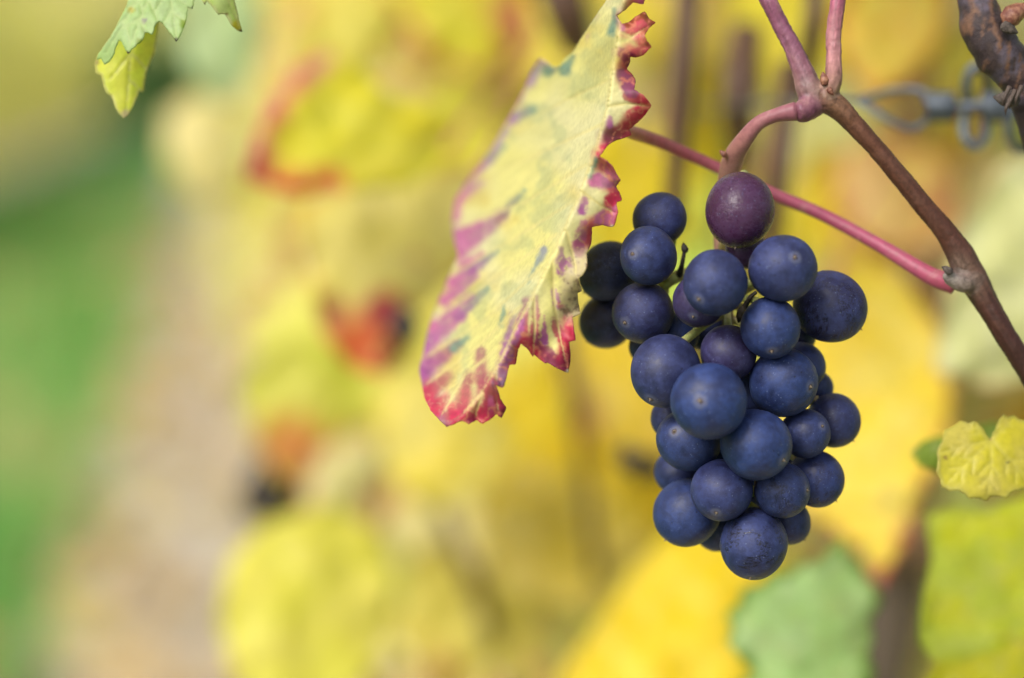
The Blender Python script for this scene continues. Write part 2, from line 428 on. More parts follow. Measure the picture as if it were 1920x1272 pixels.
def add_leaf(parent, p, s, T, N, col=None, red=0.0, me=None, name='leaf'):
    o = bpy.data.objects.new(name, me or LEAVES[rng.integers(len(LEAVES))])
    o.matrix_world = frame(T, N, p, s)
    COL.objects.link(o)
    if parent is not None:
        o.parent = parent; o.matrix_parent_inverse = parent.matrix_world.inverted()
    o.color = (*(col or palette()), red)
    return o
def rand_dir(base, sp):
    return Vector([b + sp * float(rng.normal()) for b in base]).normalized()
OWN = ['nearest blurred grapevine with yellow leaves close behind the grape bunch',
       'second blurred yellow grapevine behind the grape bunch, past the nearest one']
for k in range(12):
    y = 1.22 + 1.05 * k
    lab = OWN[k] if k < 2 else 'blurred yellow grapevine farther down the row beside the soil strip'
    vine = empty('grapevine', Vector((ROWS[0], y, 0.04)), lab, 'grapevine', 'vines of the near row' if k >= 2 else None)
    top = vine_trunk(vine, ROWS[0], y, .62, 40 + k)
    vine_cane(vine, [top, (top[0] - .02, y - .2, .66), (top[0], y - .5, .65)], [.012, .009, .006], 60 + k)
    vine_cane(vine, [top, (top[0] + .02, y + .2, .66), (top[0], y + .5, .65)], [.012, .009, .006], 80 + k)
    for q in range(6):
        yy = y - .5 + .2 * q
        vine_cane(vine, [(ROWS[0], yy, .65), (ROWS[0] + .05 * rng.normal(), yy + .05 * rng.normal(), 1.0), (ROWS[0] + .08 * rng.normal(), yy + .08 * rng.normal(), 1.6)], [.005, .004, .002], 100 + 7 * k + q)
    if k == 0:
        for q, (pts, r_) in enumerate([([(1292, -70, 1.0), (1280, 150, 1.0), (1262, 420, 1.02)], .0042), ([(1480, 120, 1.04), (1464, 300, 1.02), (1440, 520, 1.04)], .0040), ([(1400, 60, 1.08), (1386, 190, 1.06), (1392, 300, 1.1)], .0065), ([(770, 760, 1.42), (845, 1000, 1.38), (900, 1120, 1.38), (980, 1400, 1.42)], .0036),
                                       ([(1010, 480, 1.34), (1062, 680, 1.30), (1092, 850, 1.30), (1120, 1080, 1.34)], .0032), ([(1535, -60, 1.0), (1525, 60, 1.0), (1500, 180, 1.05)], .0036), ([(1020, -160, 1.2), (1056, 0, 1.18), (1085, 90, 1.2)], .010)]):
            vine_cane(vine, [tuple(P(t[0], t[1], t[2] * .76)) for t in pts], [r_ * .8, r_ * .9, r_ * .7], 700 + q, (.085, .045, .03))
        for (x_, y_, d_, r_) in ((1172, 858, .82, .0040), (1200, 874, .83, .0048), (1222, 880, .84, .0036), (752, 612, .80, .0055), (500, 905, 1.1, .013), (545, 930, 1.12, .012), (480, 930, 1.1, .011)):  # small grapes, then big dark lumps added as shade in a leaf gap
            c_ = P(x_, y_, d_); v_, f_ = tube([tuple(c_ + UP * r_ * .9), tuple(c_ + RIGHT * r_ * .2), tuple(c_ - UP * r_ * .9)], [r_ * .45, r_, r_ * .5], 12, 12, .12, int(x_))
            obj('shrivelled_grape_and_gap_shade', mesh('shrivelled_grape_and_gap_shade', v_, f_, mats=[M_DRY]), vine)
    rest_p, rest_s = [], []
    nl = 420 if k < 5 else 260
    count = 0
    for q in range(nl):
        p = Vector((float(ROWS[0] + np.clip(.16 * rng.normal(), -.19, .36)), float(y + 1.08 * (rng.random() - .5)), float(.30 + 1.45 * rng.random())))
        s = float(.055 + .035 * rng.random())
        if not clear_of_subject(p, s): continue
        if in_frame(p, s) and k < 5 and count < 280:
            count += 1
            add_leaf(vine, p, s, rand_dir((-.25, -.1, -.8), .35), rand_dir((-.65, -.65, .45), .4), red=float(rng.choice([0, 0, .3, .9])))
        else:
            rest_p.append(p); rest_s.append(s)
    if rest_p:
        pp = np.repeat(np.array(rest_p), 3, 0) + .025 * rng.normal(size=(len(rest_p) * 3, 3)); ss = np.repeat(rest_s, 3) * 1.35
        if k < 2:
            ok = np.array([clear_of_subject(Vector(a), .09) for a in pp]); pp, ss = pp[ok], ss[ok]
        V, Fc = scatter_tris(len(pp), pp, ss, 1, 200 + k, .45)
        o = obj('foliage', mesh('foliage', V, Fc, mats=[M_FAR], attrs={'tint': np.repeat(rng.random(len(pp)), 4)}), vine)
        o['kind'] = 'stuff'
for k in range(16):
    y = 11 + 2.2 * k
    vine = empty('grapevine', Vector((ROWS[1], y, .03)), 'blurred yellow grapevine in the row across the grass alley', 'grapevine', 'vines across the grass alley')
    vine_trunk(vine, ROWS[1], y, .6, 140 + k)
    n = 900
    pp = np.column_stack([ROWS[1] + .17 * rng.normal(size=n), y + 2.3 * (rng.random(n) - .5), .22 + 1.6 * rng.random(n)])
    V, Fc = scatter_tris(n, pp, .10 + .06 * rng.random(n), 1, 300 + k, .45)
    o = obj('foliage', mesh('foliage', V, Fc, mats=[M_FAR], attrs={'tint': np.repeat(np.clip(rng.random(n) * .9, 0, 1), 4)}), vine)
    o['kind'] = 'stuff'
# green hedge at the end of the alley
hedge = empty('hedge', Vector((-1, 52, 0)), 'dark green hedge closing the far end of the grass alley', 'hedge')
n = 5000
pp = np.column_stack([-7 + 14 * rng.random(n), 52 + 1.5 * rng.random(n), 1.7 * rng.random(n)])
V, Fc = scatter_tris(n, pp, .22 + .14 * rng.random(n), 1, 400, .45)
o = obj('foliage', mesh('foliage', V, Fc, mats=[M_HEDGE], attrs={'tint': np.repeat(rng.random(n), 4)}), hedge); o['kind'] = 'stuff'
for k in range(9):
    x = -6.4 + 1.6 * k
    v, f = tube([(x, 52.7, -.05), (x + .1, 52.75, .7), (x, 52.7, 1.5)], [.06, .045, .02], 8, 14, .1, k)
    obj('trunk', mesh('trunk', v, f, mats=[M_BARK], color=np.tile(np.array([.13, .10, .08]), (len(v), 1))), hedge)

# ------------------------------------------------------------------ leaves that can be told apart: curved blades from an outline
def resample(poly, step, closed=True):
    Q = np.asarray(poly, float)
    if closed: Q = np.vstack([Q, Q[:1]])
    L = np.r_[0, np.cumsum(np.linalg.norm(np.diff(Q, axis=0), axis=1))]
    u = np.linspace(0, L[-1], max(8, int(L[-1] / step)), endpoint=not closed)
    return np.column_stack([np.interp(u, L, Q[:, 0]), np.interp(u, L, Q[:, 1])])
def seg_dist(x, y, poly, closed=False):
    Q = np.asarray(poly, float)
    if closed: Q = np.vstack([Q, Q[:1]])
    best = np.full(len(x), 1e9); tt = np.zeros(len(x)); L = 0
    for a, b in zip(Q[:-1], Q[1:]):
        ab = b - a; l = np.hypot(*ab)
        if l < 1e-9: continue
        t = np.clip(((x - a[0]) * ab[0] + (y - a[1]) * ab[1]) / l**2, 0, 1)
        d = np.hypot(x - a[0] - t * ab[0], y - a[1] - t * ab[1])
        m = d < best; best = np.where(m, d, best); tt = np.where(m, L + t * l, tt); L += l
    return best, tt / L
def inside(x, y, poly):
    Q = np.asarray(poly); c = np.zeros(len(x), bool); j = len(Q) - 1
    for i in range(len(Q)):
        xi, yi, xj, yj = Q[i, 0], Q[i, 1], Q[j, 0], Q[j, 1]
        if yi != yj:
            c ^= ((yi > y) != (yj > y)) & (x < (xj - xi) * (y - yi) / (yj - yi) + xi)
        j = i
    return c
def blade(name, parent, outline, depth_fn, color_fn, step=6, veins=(), vw=5, thick=.0003, ragged=1.2):
    out = resample(outline, step * .8)
    out += ragged * (rng.random(out.shape) - .5)
    lo, hi = out.min(0), out.max(0)
    gx, gy = np.meshgrid(np.arange(lo[0], hi[0], step), np.arange(lo[1], hi[1], step * .87))
    gx[1::2] += step * .5
    x, y = gx.ravel() + .2 * step * rng.normal(size=gx.size), gy.ravel() + .2 * step * rng.normal(size=gx.size)
    m = inside(x, y, out); x, y = x[m], y[m]
    d, _ = seg_dist(x, y, out, True); m = d > step * .45; x, y = x[m], y[m]
    allp = np.vstack([out, np.column_stack([x, y])])
    res = delaunay_2d_cdt([Vector(p) for p in allp], [], [list(range(len(out)))], 1, 1e-4)
    X = np.array([(v.x, v.y) for v in res[0]]); px, py = X[:, 0], X[:, 1]
    ed, _ = seg_dist(px, py, out, True)
    vn = np.zeros(len(px))
    for v in veins:
        dv, t = seg_dist(px, py, v)
        vn = np.maximum(vn, np.exp(-(dv / (vw * (1.15 - .75 * t)))**2))
    dep = depth_fn(px, py, ed)
    dep = dep + .0003 * vn + .0015 * (noise2(px / 60 + 40, py / 60 + 40, 21, 2) - .5)
    me = mesh(name, PV(px, py, dep), res[2], color=np.clip(color_fn(px, py, ed, vn), 0, 1), attrs={'vein': vn}, mats=[M_BLADE])
    o = obj(name, me, parent)
    s = o.modifiers.new('thickness', 'SOLIDIFY'); s.thickness = thick; s.offset = 0
    return o
def tube_obj(name, parent, pts, radii, mat, color=None, nseg=12, n=None, wob=0.0, seed=0):
    v, f = tube([tuple(p) for p in pts], radii, nseg, n, wob, seed)
    c = None
    if color is not None:
        t = np.linspace(0, 1, len(color))
        u = np.clip(np.repeat(np.linspace(0, 1, (len(v) - 2) // nseg), nseg), 0, 1); u = np.r_[u, 0, 1]
        c = np.column_stack([np.interp(u, t, [q[k] for q in color]) for k in range(3)])
    return obj(name, mesh(name, v, f, mats=[mat], color=c), parent)
def px_r(w, d): return w / F * d

# --- the red-edged leaf hanging left of the grapes
RM = [(1218, -70), (1214, -20), (1206, 8), (1186, 4), (1172, 18), (1156, 30), (1166, 46), (1179, 43), (1192, 32), (1209, 22), (1216, 36), (1229, 43), (1217, 53), (1209, 66), (1213, 78), (1222, 88), (1207, 103), (1192, 108), (1182, 106), (1180, 118), (1174, 130),
      (1184, 139), (1192, 152), (1189, 168), (1206, 178), (1222, 198), (1205, 220), (1179, 243), (1184, 254), (1168, 260), (1153, 264), (1140, 272), (1133, 281), (1123, 294), (1138, 302), (1149, 313), (1163, 338),
      (1154, 350), (1161, 362), (1166, 376), (1156, 380), (1158, 398), (1152, 424), (1146, 426), (1130, 422), (1110, 425), (1109, 442), (1107, 460), (1100, 476), (1101, 499), (1092, 517), (1085, 522), (1091, 545), (1082, 548),
      (1083, 566), (1088, 589), (1073, 595), (1075, 616), (1079, 638), (1067, 641), (1069, 674), (1065, 699), (1044, 690), (1026, 680), (1022, 682), (1001, 664), (999, 670), (990, 654), (976, 644), (971, 656), (966, 684), (955, 684),
      (950, 706), (943, 728), (929, 721), (938, 748), (949, 764), (940, 784), (930, 776), (918, 788), (905, 795), (893, 788), (880, 796), (866, 789), (852, 795), (838, 800)]
LM = [(838, 800), (824, 788), (817, 780), (808, 771), (796, 747), (791, 722), (786, 692), (795, 660), (803, 622), (815, 582), (830, 546), (845, 511), (860, 480), (852, 450), (849, 415), (853, 380), (872, 345), (900, 310), (925, 275),
      (945, 240), (965, 205), (985, 165), (998, 132), (1012, 110), (1024, 116), (1036, 127), (1050, 124), (1062, 108), (1076, 97), (1092, 70), (1113, 38), (1140, -2), (1150, -70)]
MID = [(1186, -70), (1166, 20), (1152, 110), (1140, 200), (1115, 290), (1085, 370), (1050, 450), (1012, 530), (976, 600), (942, 670), (905, 735), (870, 776), (842, 796)]
SV = [[(1146, 150), (1060, 190), (948, 250)], [(1128, 235), (1020, 285), (885, 345)], [(1100, 310), (985, 380), (856, 430)], [(1074, 380), (965, 448), (842, 520)], [(1044, 440), (932, 520), (818, 600)],
      [(1014, 505), (905, 605), (797, 672)], [(978, 575), (892, 655), (800, 722)], [(940, 650), (872, 705), (826, 786)], [(1140, 200), (1175, 195), (1215, 198)], [(1120, 280), (1140, 310), (1158, 340)],
      [(1090, 360), (1125, 385), (1155, 400)], [(1060, 430), (1080, 500), (1080, 545)], [(1035, 480), (1040, 580), (1062, 690)], [(1000, 550), (1003, 610), (1000, 655)], [(930, 690), (930, 740), (935, 775)], [(905, 735), (893, 770), (890, 790)], [(1160, 60), (1185, 70), (1215, 50)]]
PINK, PURP, RED, DRED, TEAL = (.54, .13, .33), (.40, .10, .33), (.58, .025, .09), (.26, .02, .07), (.20, .32, .24)
# (edge end, inner end, half width, edge colour, inner colour)
STREAK = [((990, 148), (1012, 128), 14, (.45, .28, .42), (.40, .36, .40)), ((1030, 132), (1040, 122), 10, TEAL, TEAL), ((1060, 132), (1074, 108), 9, TEAL, TEAL), ((958, 222), (1000, 207), 12, (.42, .20, .38), TEAL), ((900, 312), (948, 275), 10, (.42, .18, .36), TEAL),
          ((862, 372), (905, 342), 11, PINK, (.45, .25, .35)), ((852, 408), (862, 380), 9, PINK, PINK), ((858, 470), (940, 405), 19, PINK, (.38, .15, .28)), ((935, 412), (985, 358), 7, (.40, .2, .2), TEAL), ((850, 530), (890, 505), 13, PINK, PURP), ((885, 508), (935, 470), 8, PURP, TEAL),
          ((800, 650), (865, 590), 15, PURP, PINK), ((860, 595), (916, 542), 9, PURP, TEAL), ((792, 697), (856, 648), 18, PURP, (.38, .06, .16)), ((852, 655), (875, 636), 8, TEAL, TEAL), ((798, 742), (840, 706), 17, RED, (.40, .07, .12)), ((815, 772), (836, 745), 13, RED, RED),
          ((862, 794), (880, 705), 16, RED, (.42, .06, .12)), ((908, 790), (902, 660), 14, RED, (.36, .08, .16)), ((886, 792), (898, 770), 10, DRED, RED), ((942, 775), (934, 735), 11, DRED, RED), ((936, 722), (950, 650), 12, (.12, .05, .12), PURP), ((950, 668), (962, 590), 9, PURP, (.34, .22, .28)), ((940, 610), (946, 575), 6, TEAL, TEAL),
          ((974, 645), (988, 565), 11, RED, (.35, .12, .2)), ((1004, 655), (1004, 560), 10, RED, (.30, .06, .18)), ((1038, 684), (1008, 632), 14, DRED, (.22, .05, .12)), ((1062, 690), (1052, 640), 12, DRED, RED), ((1060, 645), (1036, 600), 10, RED, (.36, .05, .12)), ((1076, 630), (1066, 600), 10, RED, RED),
          ((1044, 570), (1040, 545), 9, PURP, PURP), ((1062, 590), (1050, 570), 7, RED, RED), ((1052, 510), (1052, 470), 9, PURP, (.35, .16, .26)), ((1068, 500), (1066, 485), 6, PURP, PURP), ((1082, 470), (1094, 420), 13, (.40, .08, .2), PINK), ((1090, 395), (1096, 375), 9, PURP, PURP), ((1130, 415), (1150, 395), 16, PINK, PINK), ((1120, 340), (1150, 345), 13, PINK, PURP), ((1146, 375), (1158, 365), 10, RED, RED), ((1135, 310), (1158, 335), 9, (.4, .05, .12), PINK),
          ((1124, 292), (1150, 262), 10, RED, RED), ((1150, 255), (1180, 240), 20, (.20, .03, .06), RED), ((1215, 200), (1185, 215), 16, RED, RED), ((1210, 195), (1175, 180), 13, RED, (.36, .02, .05)), ((1186, 165), (1164, 140), 15, (.25, .05, .12), (.20, .06, .14)), ((1182, 110), (1158, 98), 12, DRED, (.33, .05, .12)), ((1145, 235), (1143, 218), 6, PURP, PURP),
          ((1160, 32), (1166, 60), 9, (.40, .07, .1), PURP), ((1178, 42), (1212, 24), 9, (.30, .05, .02), (.33, .08, .03)), ((1212, 28), (1224, 44), 10, (.25, .06, .02), (.30, .07, .02)), ((1212, 62), (1216, 84), 9, (.38, .10, .05), (.38, .1, .05)), ((1205, 5), (1200, -20), 12, PINK, PINK), ((1118, 300), (1105, 330), 5, TEAL, TEAL), ((1150, 60), (1154, 20), 8, TEAL, TEAL), ((1020, 470), (990, 530), 6, (.36, .36, .38), TEAL), ((875, 335), (905, 305), 8, PINK, PINK), ((925, 278), (950, 245), 8, (.45, .25, .4), (.42, .3, .4)), ((868, 500), (905, 475), 6, PINK, PINK), ((832, 565), (895, 520), 9, PINK, PURP), ((812, 612), (885, 555), 9, PINK, PURP), ((858, 440), (900, 420), 9, PINK, PINK), ((850, 780), (845, 760), 9, RED, RED), ((920, 785), (918, 745), 8, RED, PINK), ((965, 640), (978, 600), 8, PURP, PURP), ((1020, 640), (1020, 590), 6, PURP, PINK)]
def d_red(px, py, ed):
    dm, t = seg_dist(px, py, MID)
    mx = np.interp(py, [p[1] for p in MID], [p[0] for p in MID])
    left = px < mx
    q = np.where(left, (dm / 220), (dm / 110))
    dep = np.where(left, .536 + .076 * q + .024 * q * q, .534 + .004 * np.minimum(q, 1.4)) - .004 * t
    curl = np.exp(-ed / 16.0)
    dep = dep - np.where(left, .004, .0) * curl * sst(20, 90, dm) + np.where(~left, .0022 * np.sin(py / 17.0) * curl, 0)
    dep += .004 * np.sin((px * .66 + py * .75) / 15.0) * sst(0, 90, dm) * .35
    return dep
def c_red(px, py, ed, vn):
    nz = noise2(px / 26 + 3, py / 26 + 3, 31, 4); nf = noise2(px / 7 + 3, py / 7 + 3, 32, 3)
    c = np.tile(np.array([.74, .69, .26]), (len(px), 1))
    c = mixc(c, (.73, .69, .42), sst(.30, .85, noise2(px / 90 + 8, py / 90, 37, 2))); c = mixc(c, (.66, .54, .14), sst(.55, .8, noise2(px / 60, py / 60, 33)) * .7)
    mx = np.interp(py, [p[1] for p in MID], [p[0] for p in MID])
    right = sst(-10, 25, px - mx)
    green = sst(.52, .72, noise2(px / 30 + 70, py / 42 + 12, 35, 3)) * (1 - right) * .35
    c = mixc(c, (.36, .42, .22), green)
    net = np.exp(-((noise2(px / 17 + 60, py / 17 + 60, 38, 2) - .5) / .045)**2)
    fib = noise2((px * .66 + py * .75) / 5, (px * .75 - py * .66) / 40, 40, 3)
    c = c * (.88 + .24 * fib)[:, None]
    wob = 9 * (noise2(px / 14 + 11, py / 14, 36, 3) - .5)
    band = sst(30, 12, ed + 20 * (nz - .5)) * (right * .9 + .0) * sst(.25, .45, nf + .2)
    tan = sst(455, 480, py) * sst(615, 585, py) * right * sst(42, 22, ed)
    c = mixc(c, (.58, .03, .10), band * (1 - tan))
    lo = sst(640, 720, py) * sst(34, 8, ed + 16 * (nz - .5)) * .85 * (1 - .6 * net)
    c = mixc(c, (.46, .05, .10), lo)
    lft = (1 - right) * sst(15, 1, ed + 14 * (nz - .5)) * .65 * sst(.42, .60, noise2(px / 38 + 5, py / 38 + 9, 39, 2))
    c = mixc(c, (.45, .20, .34), lft)
    redm = band.copy()
    for (e0, e1, hw, ce, ci) in STREAK:
        d, t = seg_dist(px, py, [e0, e1]); hw = hw * (1.5 - .65 * t)
        soft = sst(hw * 1.25, hw * .25, d + wob); crisp = sst(hw * .95, hw * .6, d + wob * 1.4)
        m = (soft * (1 - right) + crisp * right) * (1 - .25 * t)
        m = m * (1 - .8 * net * (.35 + .65 * right))
        redm = np.maximum(redm, m)
        m = m * (1 - .75 * vn * sst(.3, .9, nf + .25))
        cc = np.array(ce)[None] * (1 - t)[:, None] + np.array(ci)[None] * t[:, None]
        cc = cc * (.75 + .5 * nf)[:, None]
        c = c * (1 - m[:, None]) + cc * m[:, None]
    c = mixc(c, (.78, .36, .18), net * band * (1 - tan) * .55)
    c = mixc(c, (.55, .44, .30), tan * (.45 + .55 * nf)); c = mixc(c, (.20, .12, .07), tan * sst(.62, .75, nf) * .8)
    c = mixc(c, (.75, .66, .28), sst(.35, .9, vn) * (.5 + .25 * right) * sst(4, 14, ed))
    c = mixc(c, (.66, .60, .48), sst(7, 2, np.hypot(px - 1065, py - 697)) + sst(6, 2, np.hypot(px - 1148, py - 425)))
    return c
node2 = P(1788, 530, .553)
leaf = empty('vine_leaf', P(1178, 246, .556), 'large yellow vine leaf with ragged crimson edge hanging left of the grapes', 'leaf')
blade('blade', leaf, RM + LM[1:], d_red, c_red, 3.0, SV + [MID], 4.5, .0003, .9)
tube_obj('petiole', leaf, [P(1790, 533, .556), P(1740, 515, .557), P(1640, 455, .562), P(1540, 402, .566), P(1450, 364, .568), P(1330, 308, .570), P(1240, 268, .567), P(1190, 250, .560), P(1150, 236, .545)],
         [px_r(w_, .56) for w_ in (20, 17, 13, 12, 12, 11.5, 12, 13, 9)], M_STEM, [(.27, .05, .08), (.28, .055, .10), (.30, .06, .11), (.34, .08, .11), (.42, .11, .11), (.46, .16, .11)], 14, 60, .02, 3)

# --- helper for the simpler single leaves
def simple_leaf(label, outline, depth, base, margin=None, mw=26, tilt=(0, 0), bulge=.006, root=None, tips=(), step=9, second=None, nz_amt=.5, spots=(), petiole=None, bright=1.0):
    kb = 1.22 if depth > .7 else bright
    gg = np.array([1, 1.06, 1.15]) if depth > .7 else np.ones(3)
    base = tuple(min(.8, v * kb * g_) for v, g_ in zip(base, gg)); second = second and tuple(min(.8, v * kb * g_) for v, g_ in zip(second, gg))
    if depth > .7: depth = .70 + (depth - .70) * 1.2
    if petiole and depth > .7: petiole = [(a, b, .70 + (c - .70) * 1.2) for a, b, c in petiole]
    O = np.array(outline, float); cx, cy_ = O.mean(0)
    def dfn(px, py, ed):
        d = depth + tilt[0] * (px - cx) / 400 - (abs(tilt[1]) + .012) * (py - cy_) / 400
        r = np.hypot(px - cx, py - cy_) / (np.ptp(O[:, 0]) + np.ptp(O[:, 1])) * 4
        d = d + bulge * (.5 if depth > .7 else 1.0) * (r**2 - .4) + min(1.0, (np.ptp(O[:, 0]) / 420)**2 * .6 if depth < .6 else 1.0) * (.006 * (noise2(px / 70 + cx, py / 70, 50, 2) - .5) + .0025 * np.sin((px + py) / 21) * np.exp(-ed / 25))
        return d
    veins = []
    if root is not None:
        for t in tips:
            veins.append([root, ((root[0] + t[0]) / 2 + 4, (root[1] + t[1]) / 2 - 4), t])
            for u in ((.3, .5, .7) if depth > .6 else (.4, .65)):
                b = (root[0] + (t[0] - root[0]) * u, root[1] + (t[1] - root[1]) * u); L = .33 * math.hypot(t[0] - root[0], t[1] - root[1]) * (1 - u * .5)
                a = math.atan2(t[1] - root[1], t[0] - root[0])
                for sg in (-.75, .75): veins.append([b, (b[0] + L * math.cos(a + sg), b[1] + L * math.sin(a + sg))])
    def cfn(px, py, ed, vn):
        n1 = noise2(px / 55 + cx, py / 55 + 5, 61, 4); n2 = noise2(px / 12 + cx, py / 12, 62, 3)
        c = np.tile(np.array(base), (len(px), 1))
        c = mixc(c, second or tuple(np.array(base) * (.85, .95, .6)), sst(.35, .68, n1) * nz_amt)
        if margin is not None:
            side = np.ones(len(px))
            c = mixc(c, margin, sst(mw, mw * .25, ed + mw * 1.1 * (n1 - .5)) * side * (1 - .6 * vn))
        for (sx, sy, sr, sc) in spots:
            c = mixc(c, sc, sst(sr, sr * .45, np.hypot(px - sx, py - sy) + sr * .6 * (n2 - .5)))
        return mixc(c, np.array(base) * .5 + np.array([.33, .31, .15]), sst(.3, .9, vn) * (.5 if depth > .6 else .28)) * (.9 + .2 * n2)[:, None]
    rt = root or (cx, cy_)
    th = empty('vine_leaf', P(rt[0], rt[1], depth), label, 'leaf')
    blade('blade', th, outline, dfn, cfn, step, veins, 5, .0003, 2.0)
    if petiole:
        tube_obj('petiole', th, [P(rt[0], rt[1] + 4, depth + .003)] + [P(*q) for q in petiole], [.0011, .0009, .0010, .0012], M_PETIOLE, None, 8, 20)
    return th
BLACK = (.03, .02, .015)
# green leaf at the top left: pale underside folded over a yellow-green lobe
G1 = [(242, -70), (242, 0), (231, 25), (219, 48), (207, 70), (192, 92), (184, 103), (182, 112), (190, 110), (197, 121), (207, 113), (213, 103), (216, 90), (224, 75), (231, 83), (235, 93), (240, 101), (249, 91), (258, 83), (268, 76), (273, 60), (286, 66), (290, 52), (298, 40), (303, 42), (311, 53), (320, 64), (331, 78), (339, 66), (346, 50), (350, 34), (352, 14), (362, 17), (364, 0), (368, -70)]
G2 = [(226, 45), (300, 30), (293, 75), (290, 98), (281, 118), (273, 141), (269, 173), (261, 171), (252, 196), (242, 214), (233, 222), (222, 213), (216, 200), (210, 181), (201, 176), (195, 160), (191, 141), (181, 137), (179, 118), (185, 104), (205, 75)]
G3 = [(366, -70), (370, -5), (377, 0), (384, 10), (388, 2), (398, 14), (410, 28), (417, 27), (424, 28), (433, 46), (444, 56), (454, 61), (449, 42), (444, 20), (439, 0), (430, -70)]
tl = simple_leaf('green vine leaf with dark pointed tips hanging at the upper left', G1, .548, (.36, .50, .17), tilt=(-.01, .0), bulge=.002, root=(300, -75), tips=((332, 74), (241, 97), (200, 100)), step=4, second=(.42, .52, .27),
                 spots=((331, 77, 7, BLACK), (240, 101, 5, (.12, .08, .05)), (247, 20, 9, (.40, .34, .03)), (271, 40, 7, (.28, .27, .22)), (345, 45, 11, (.24, .36, .04)), (262, 78, 8, (.24, .32, .04)), (362, 16, 4, BLACK)))
def lobe(parent, outline, depth, base, second, spots=(), tiltx=0.0, veins=()):
    O = np.array(outline, float); c0 = O.mean(0)
    def cfn(px, py, ed, vn):
        n1 = noise2(px / 30 + c0[0], py / 30, 71, 4)
        c = mixc(np.tile(np.array(base), (len(px), 1)), second, sst(.35, .7, n1) * .7)
        c = mixc(c, (.55, .50, .30), sst(5, 1, ed) * .6)
        for (sx, sy, sr, sc) in spots: c = mixc(c, sc, sst(sr, sr * .4, np.hypot(px - sx, py - sy)))
        return mixc(c, (.50, .48, .22), sst(.3, .9, vn) * .5)
    return blade('lobe', parent, outline, lambda px, py, ed: depth + tiltx * (px - c0[0]) / 100 + .003 * ((px - c0[0]) / 60)**2, cfn, 4, veins, 3.5, .0003, 1.2)
lobe(tl, G2, .560, (.54, .60, .05), (.60, .60, .06), ((236, 214, 12, (.50, .42, .22)), (183, 118, 5, (.25, .15, .05))), .002, [[(255, 40), (243, 120), (236, 215)], [(246, 100), (275, 130)], [(246, 100), (205, 150)], [(242, 150), (262, 168)]])
lobe(tl, G3, .547, (.42, .54, .12), (.46, .54, .22), ((452, 60, 7, BLACK), (383, 8, 4, BLACK), (424, 27, 4, (.2, .14, .05)), (444, 48, 14, (.46, .42, .02))), .004, [[(400, -70), (440, 30), (452, 58)]])
# small yellow leaf at the right edge
I1 = [(1857, 826), (1862, 812), (1868, 802), (1874, 787), (1882, 777), (1888, 783), (1901, 780), (1911, 787), (1925, 788), (1950, 790), (1985, 812), (2005, 850), (2000, 900), (1965, 915), (1940, 912), (1920, 917), (1897, 922), (1886, 934), (1872, 931), (1859, 930), (1849, 939), (1832, 934), (1817, 935), (1810, 926), (1797, 919), (1780, 920), (1765, 913), (1762, 898), (1755, 884), (1759, 864), (1757, 845), (1766, 828), (1771, 807), (1786, 800), (1801, 789), (1816, 794), (1830, 791), (1843, 805)]
simple_leaf('small heart-shaped yellow leaf with toothed edge at the right edge of the picture', I1, .559, (.56, .50, .03), (.44, .40, .07), 7, (.008, -.004), .0015, (1857, 828), ((1850, 935), (1775, 905), (1760, 850), (1800, 792), (1930, 912), (1900, 785)), 4, (.56, .48, .10), .8,
            ((1890, 868, 3, BLACK), (1772, 858, 5, (.30, .20, .03))), petiole=((1858, 838, .568), (1870, 850, .60), (1900, 880, .63)))
simple_leaf('blurred lime green leaf peeking out left of the small yellow leaf', [(1708, 850), (1730, 828), (1775, 815), (1870, 790), (1890, 830), (1850, 890), (1780, 900), (1745, 880), (1722, 872)], .62, (.30, .42, .03), None, 20, (.02, 0), .004, (1870, 810), ((1712, 850), (1790, 890)), 7)
simple_leaf('large blurred pale green leaf below the grape bunch', [(1584, 1008), (1592, 1040), (1612, 1052), (1622, 1085), (1640, 1096), (1652, 1130), (1640, 1150), (1628, 1165), (1638, 1200), (1626, 1225), (1640, 1262), (1622, 1330), (1600, 1420), (1420, 1420), (1392, 1330), (1372, 1290), (1412, 1262), (1388, 1235), (1362, 1205), (1372, 1180), (1362, 1150), (1386, 1128), (1392, 1102), (1424, 1098), (1446, 1074), (1478, 1076), (1504, 1054), (1536, 1052), (1560, 1026)], .69, (.33, .46, .19), (.26, .44, .08), 22, (.01, .03), .006, (1500, 1410), ((1580, 1040), (1640, 1140), (1390, 1150)), 9, (.34, .44, .22), .8, bright=1.7,
            petiole=((1520, 1480, .67), (1560, 1560, .70), (1640, 1640, .76)))
simple_leaf('blurred lime yellow leaf filling the lower right corner edge', [(1735, 965), (1790, 950), (1850, 958), (1920, 930), (1990, 925), (2040, 1000), (2040, 1270), (1900, 1290), (1760, 1260), (1720, 1200), (1728, 1120), (1745, 1050)], .655, (.60, .62, .02), (.50, .58, .05), 14, (.0, .03), .006, (2020, 990), ((1745, 980), (1740, 1150), (1850, 1270)), 9, (.52, .60, .08), .8, bright=1.1, petiole=((2060, 900, .66), (2080, 820, .67), (2060, 760, .68)))
simple_leaf('blurred bright yellow leaf at the bottom right corner below the lime one', [(1712, 1300), (1760, 1218), (1830, 1192), (1920, 1200), (2030, 1190), (2060, 1420), (1720, 1430)], .638, (.66, .62, .02), (.60, .54, .10), 14, (.0, -.02), .004, (2000, 1400), ((1725, 1290), (1830, 1200)), 9, petiole=((2080, 1450, .66), (2120, 1480, .69), (2160, 1500, .72)))
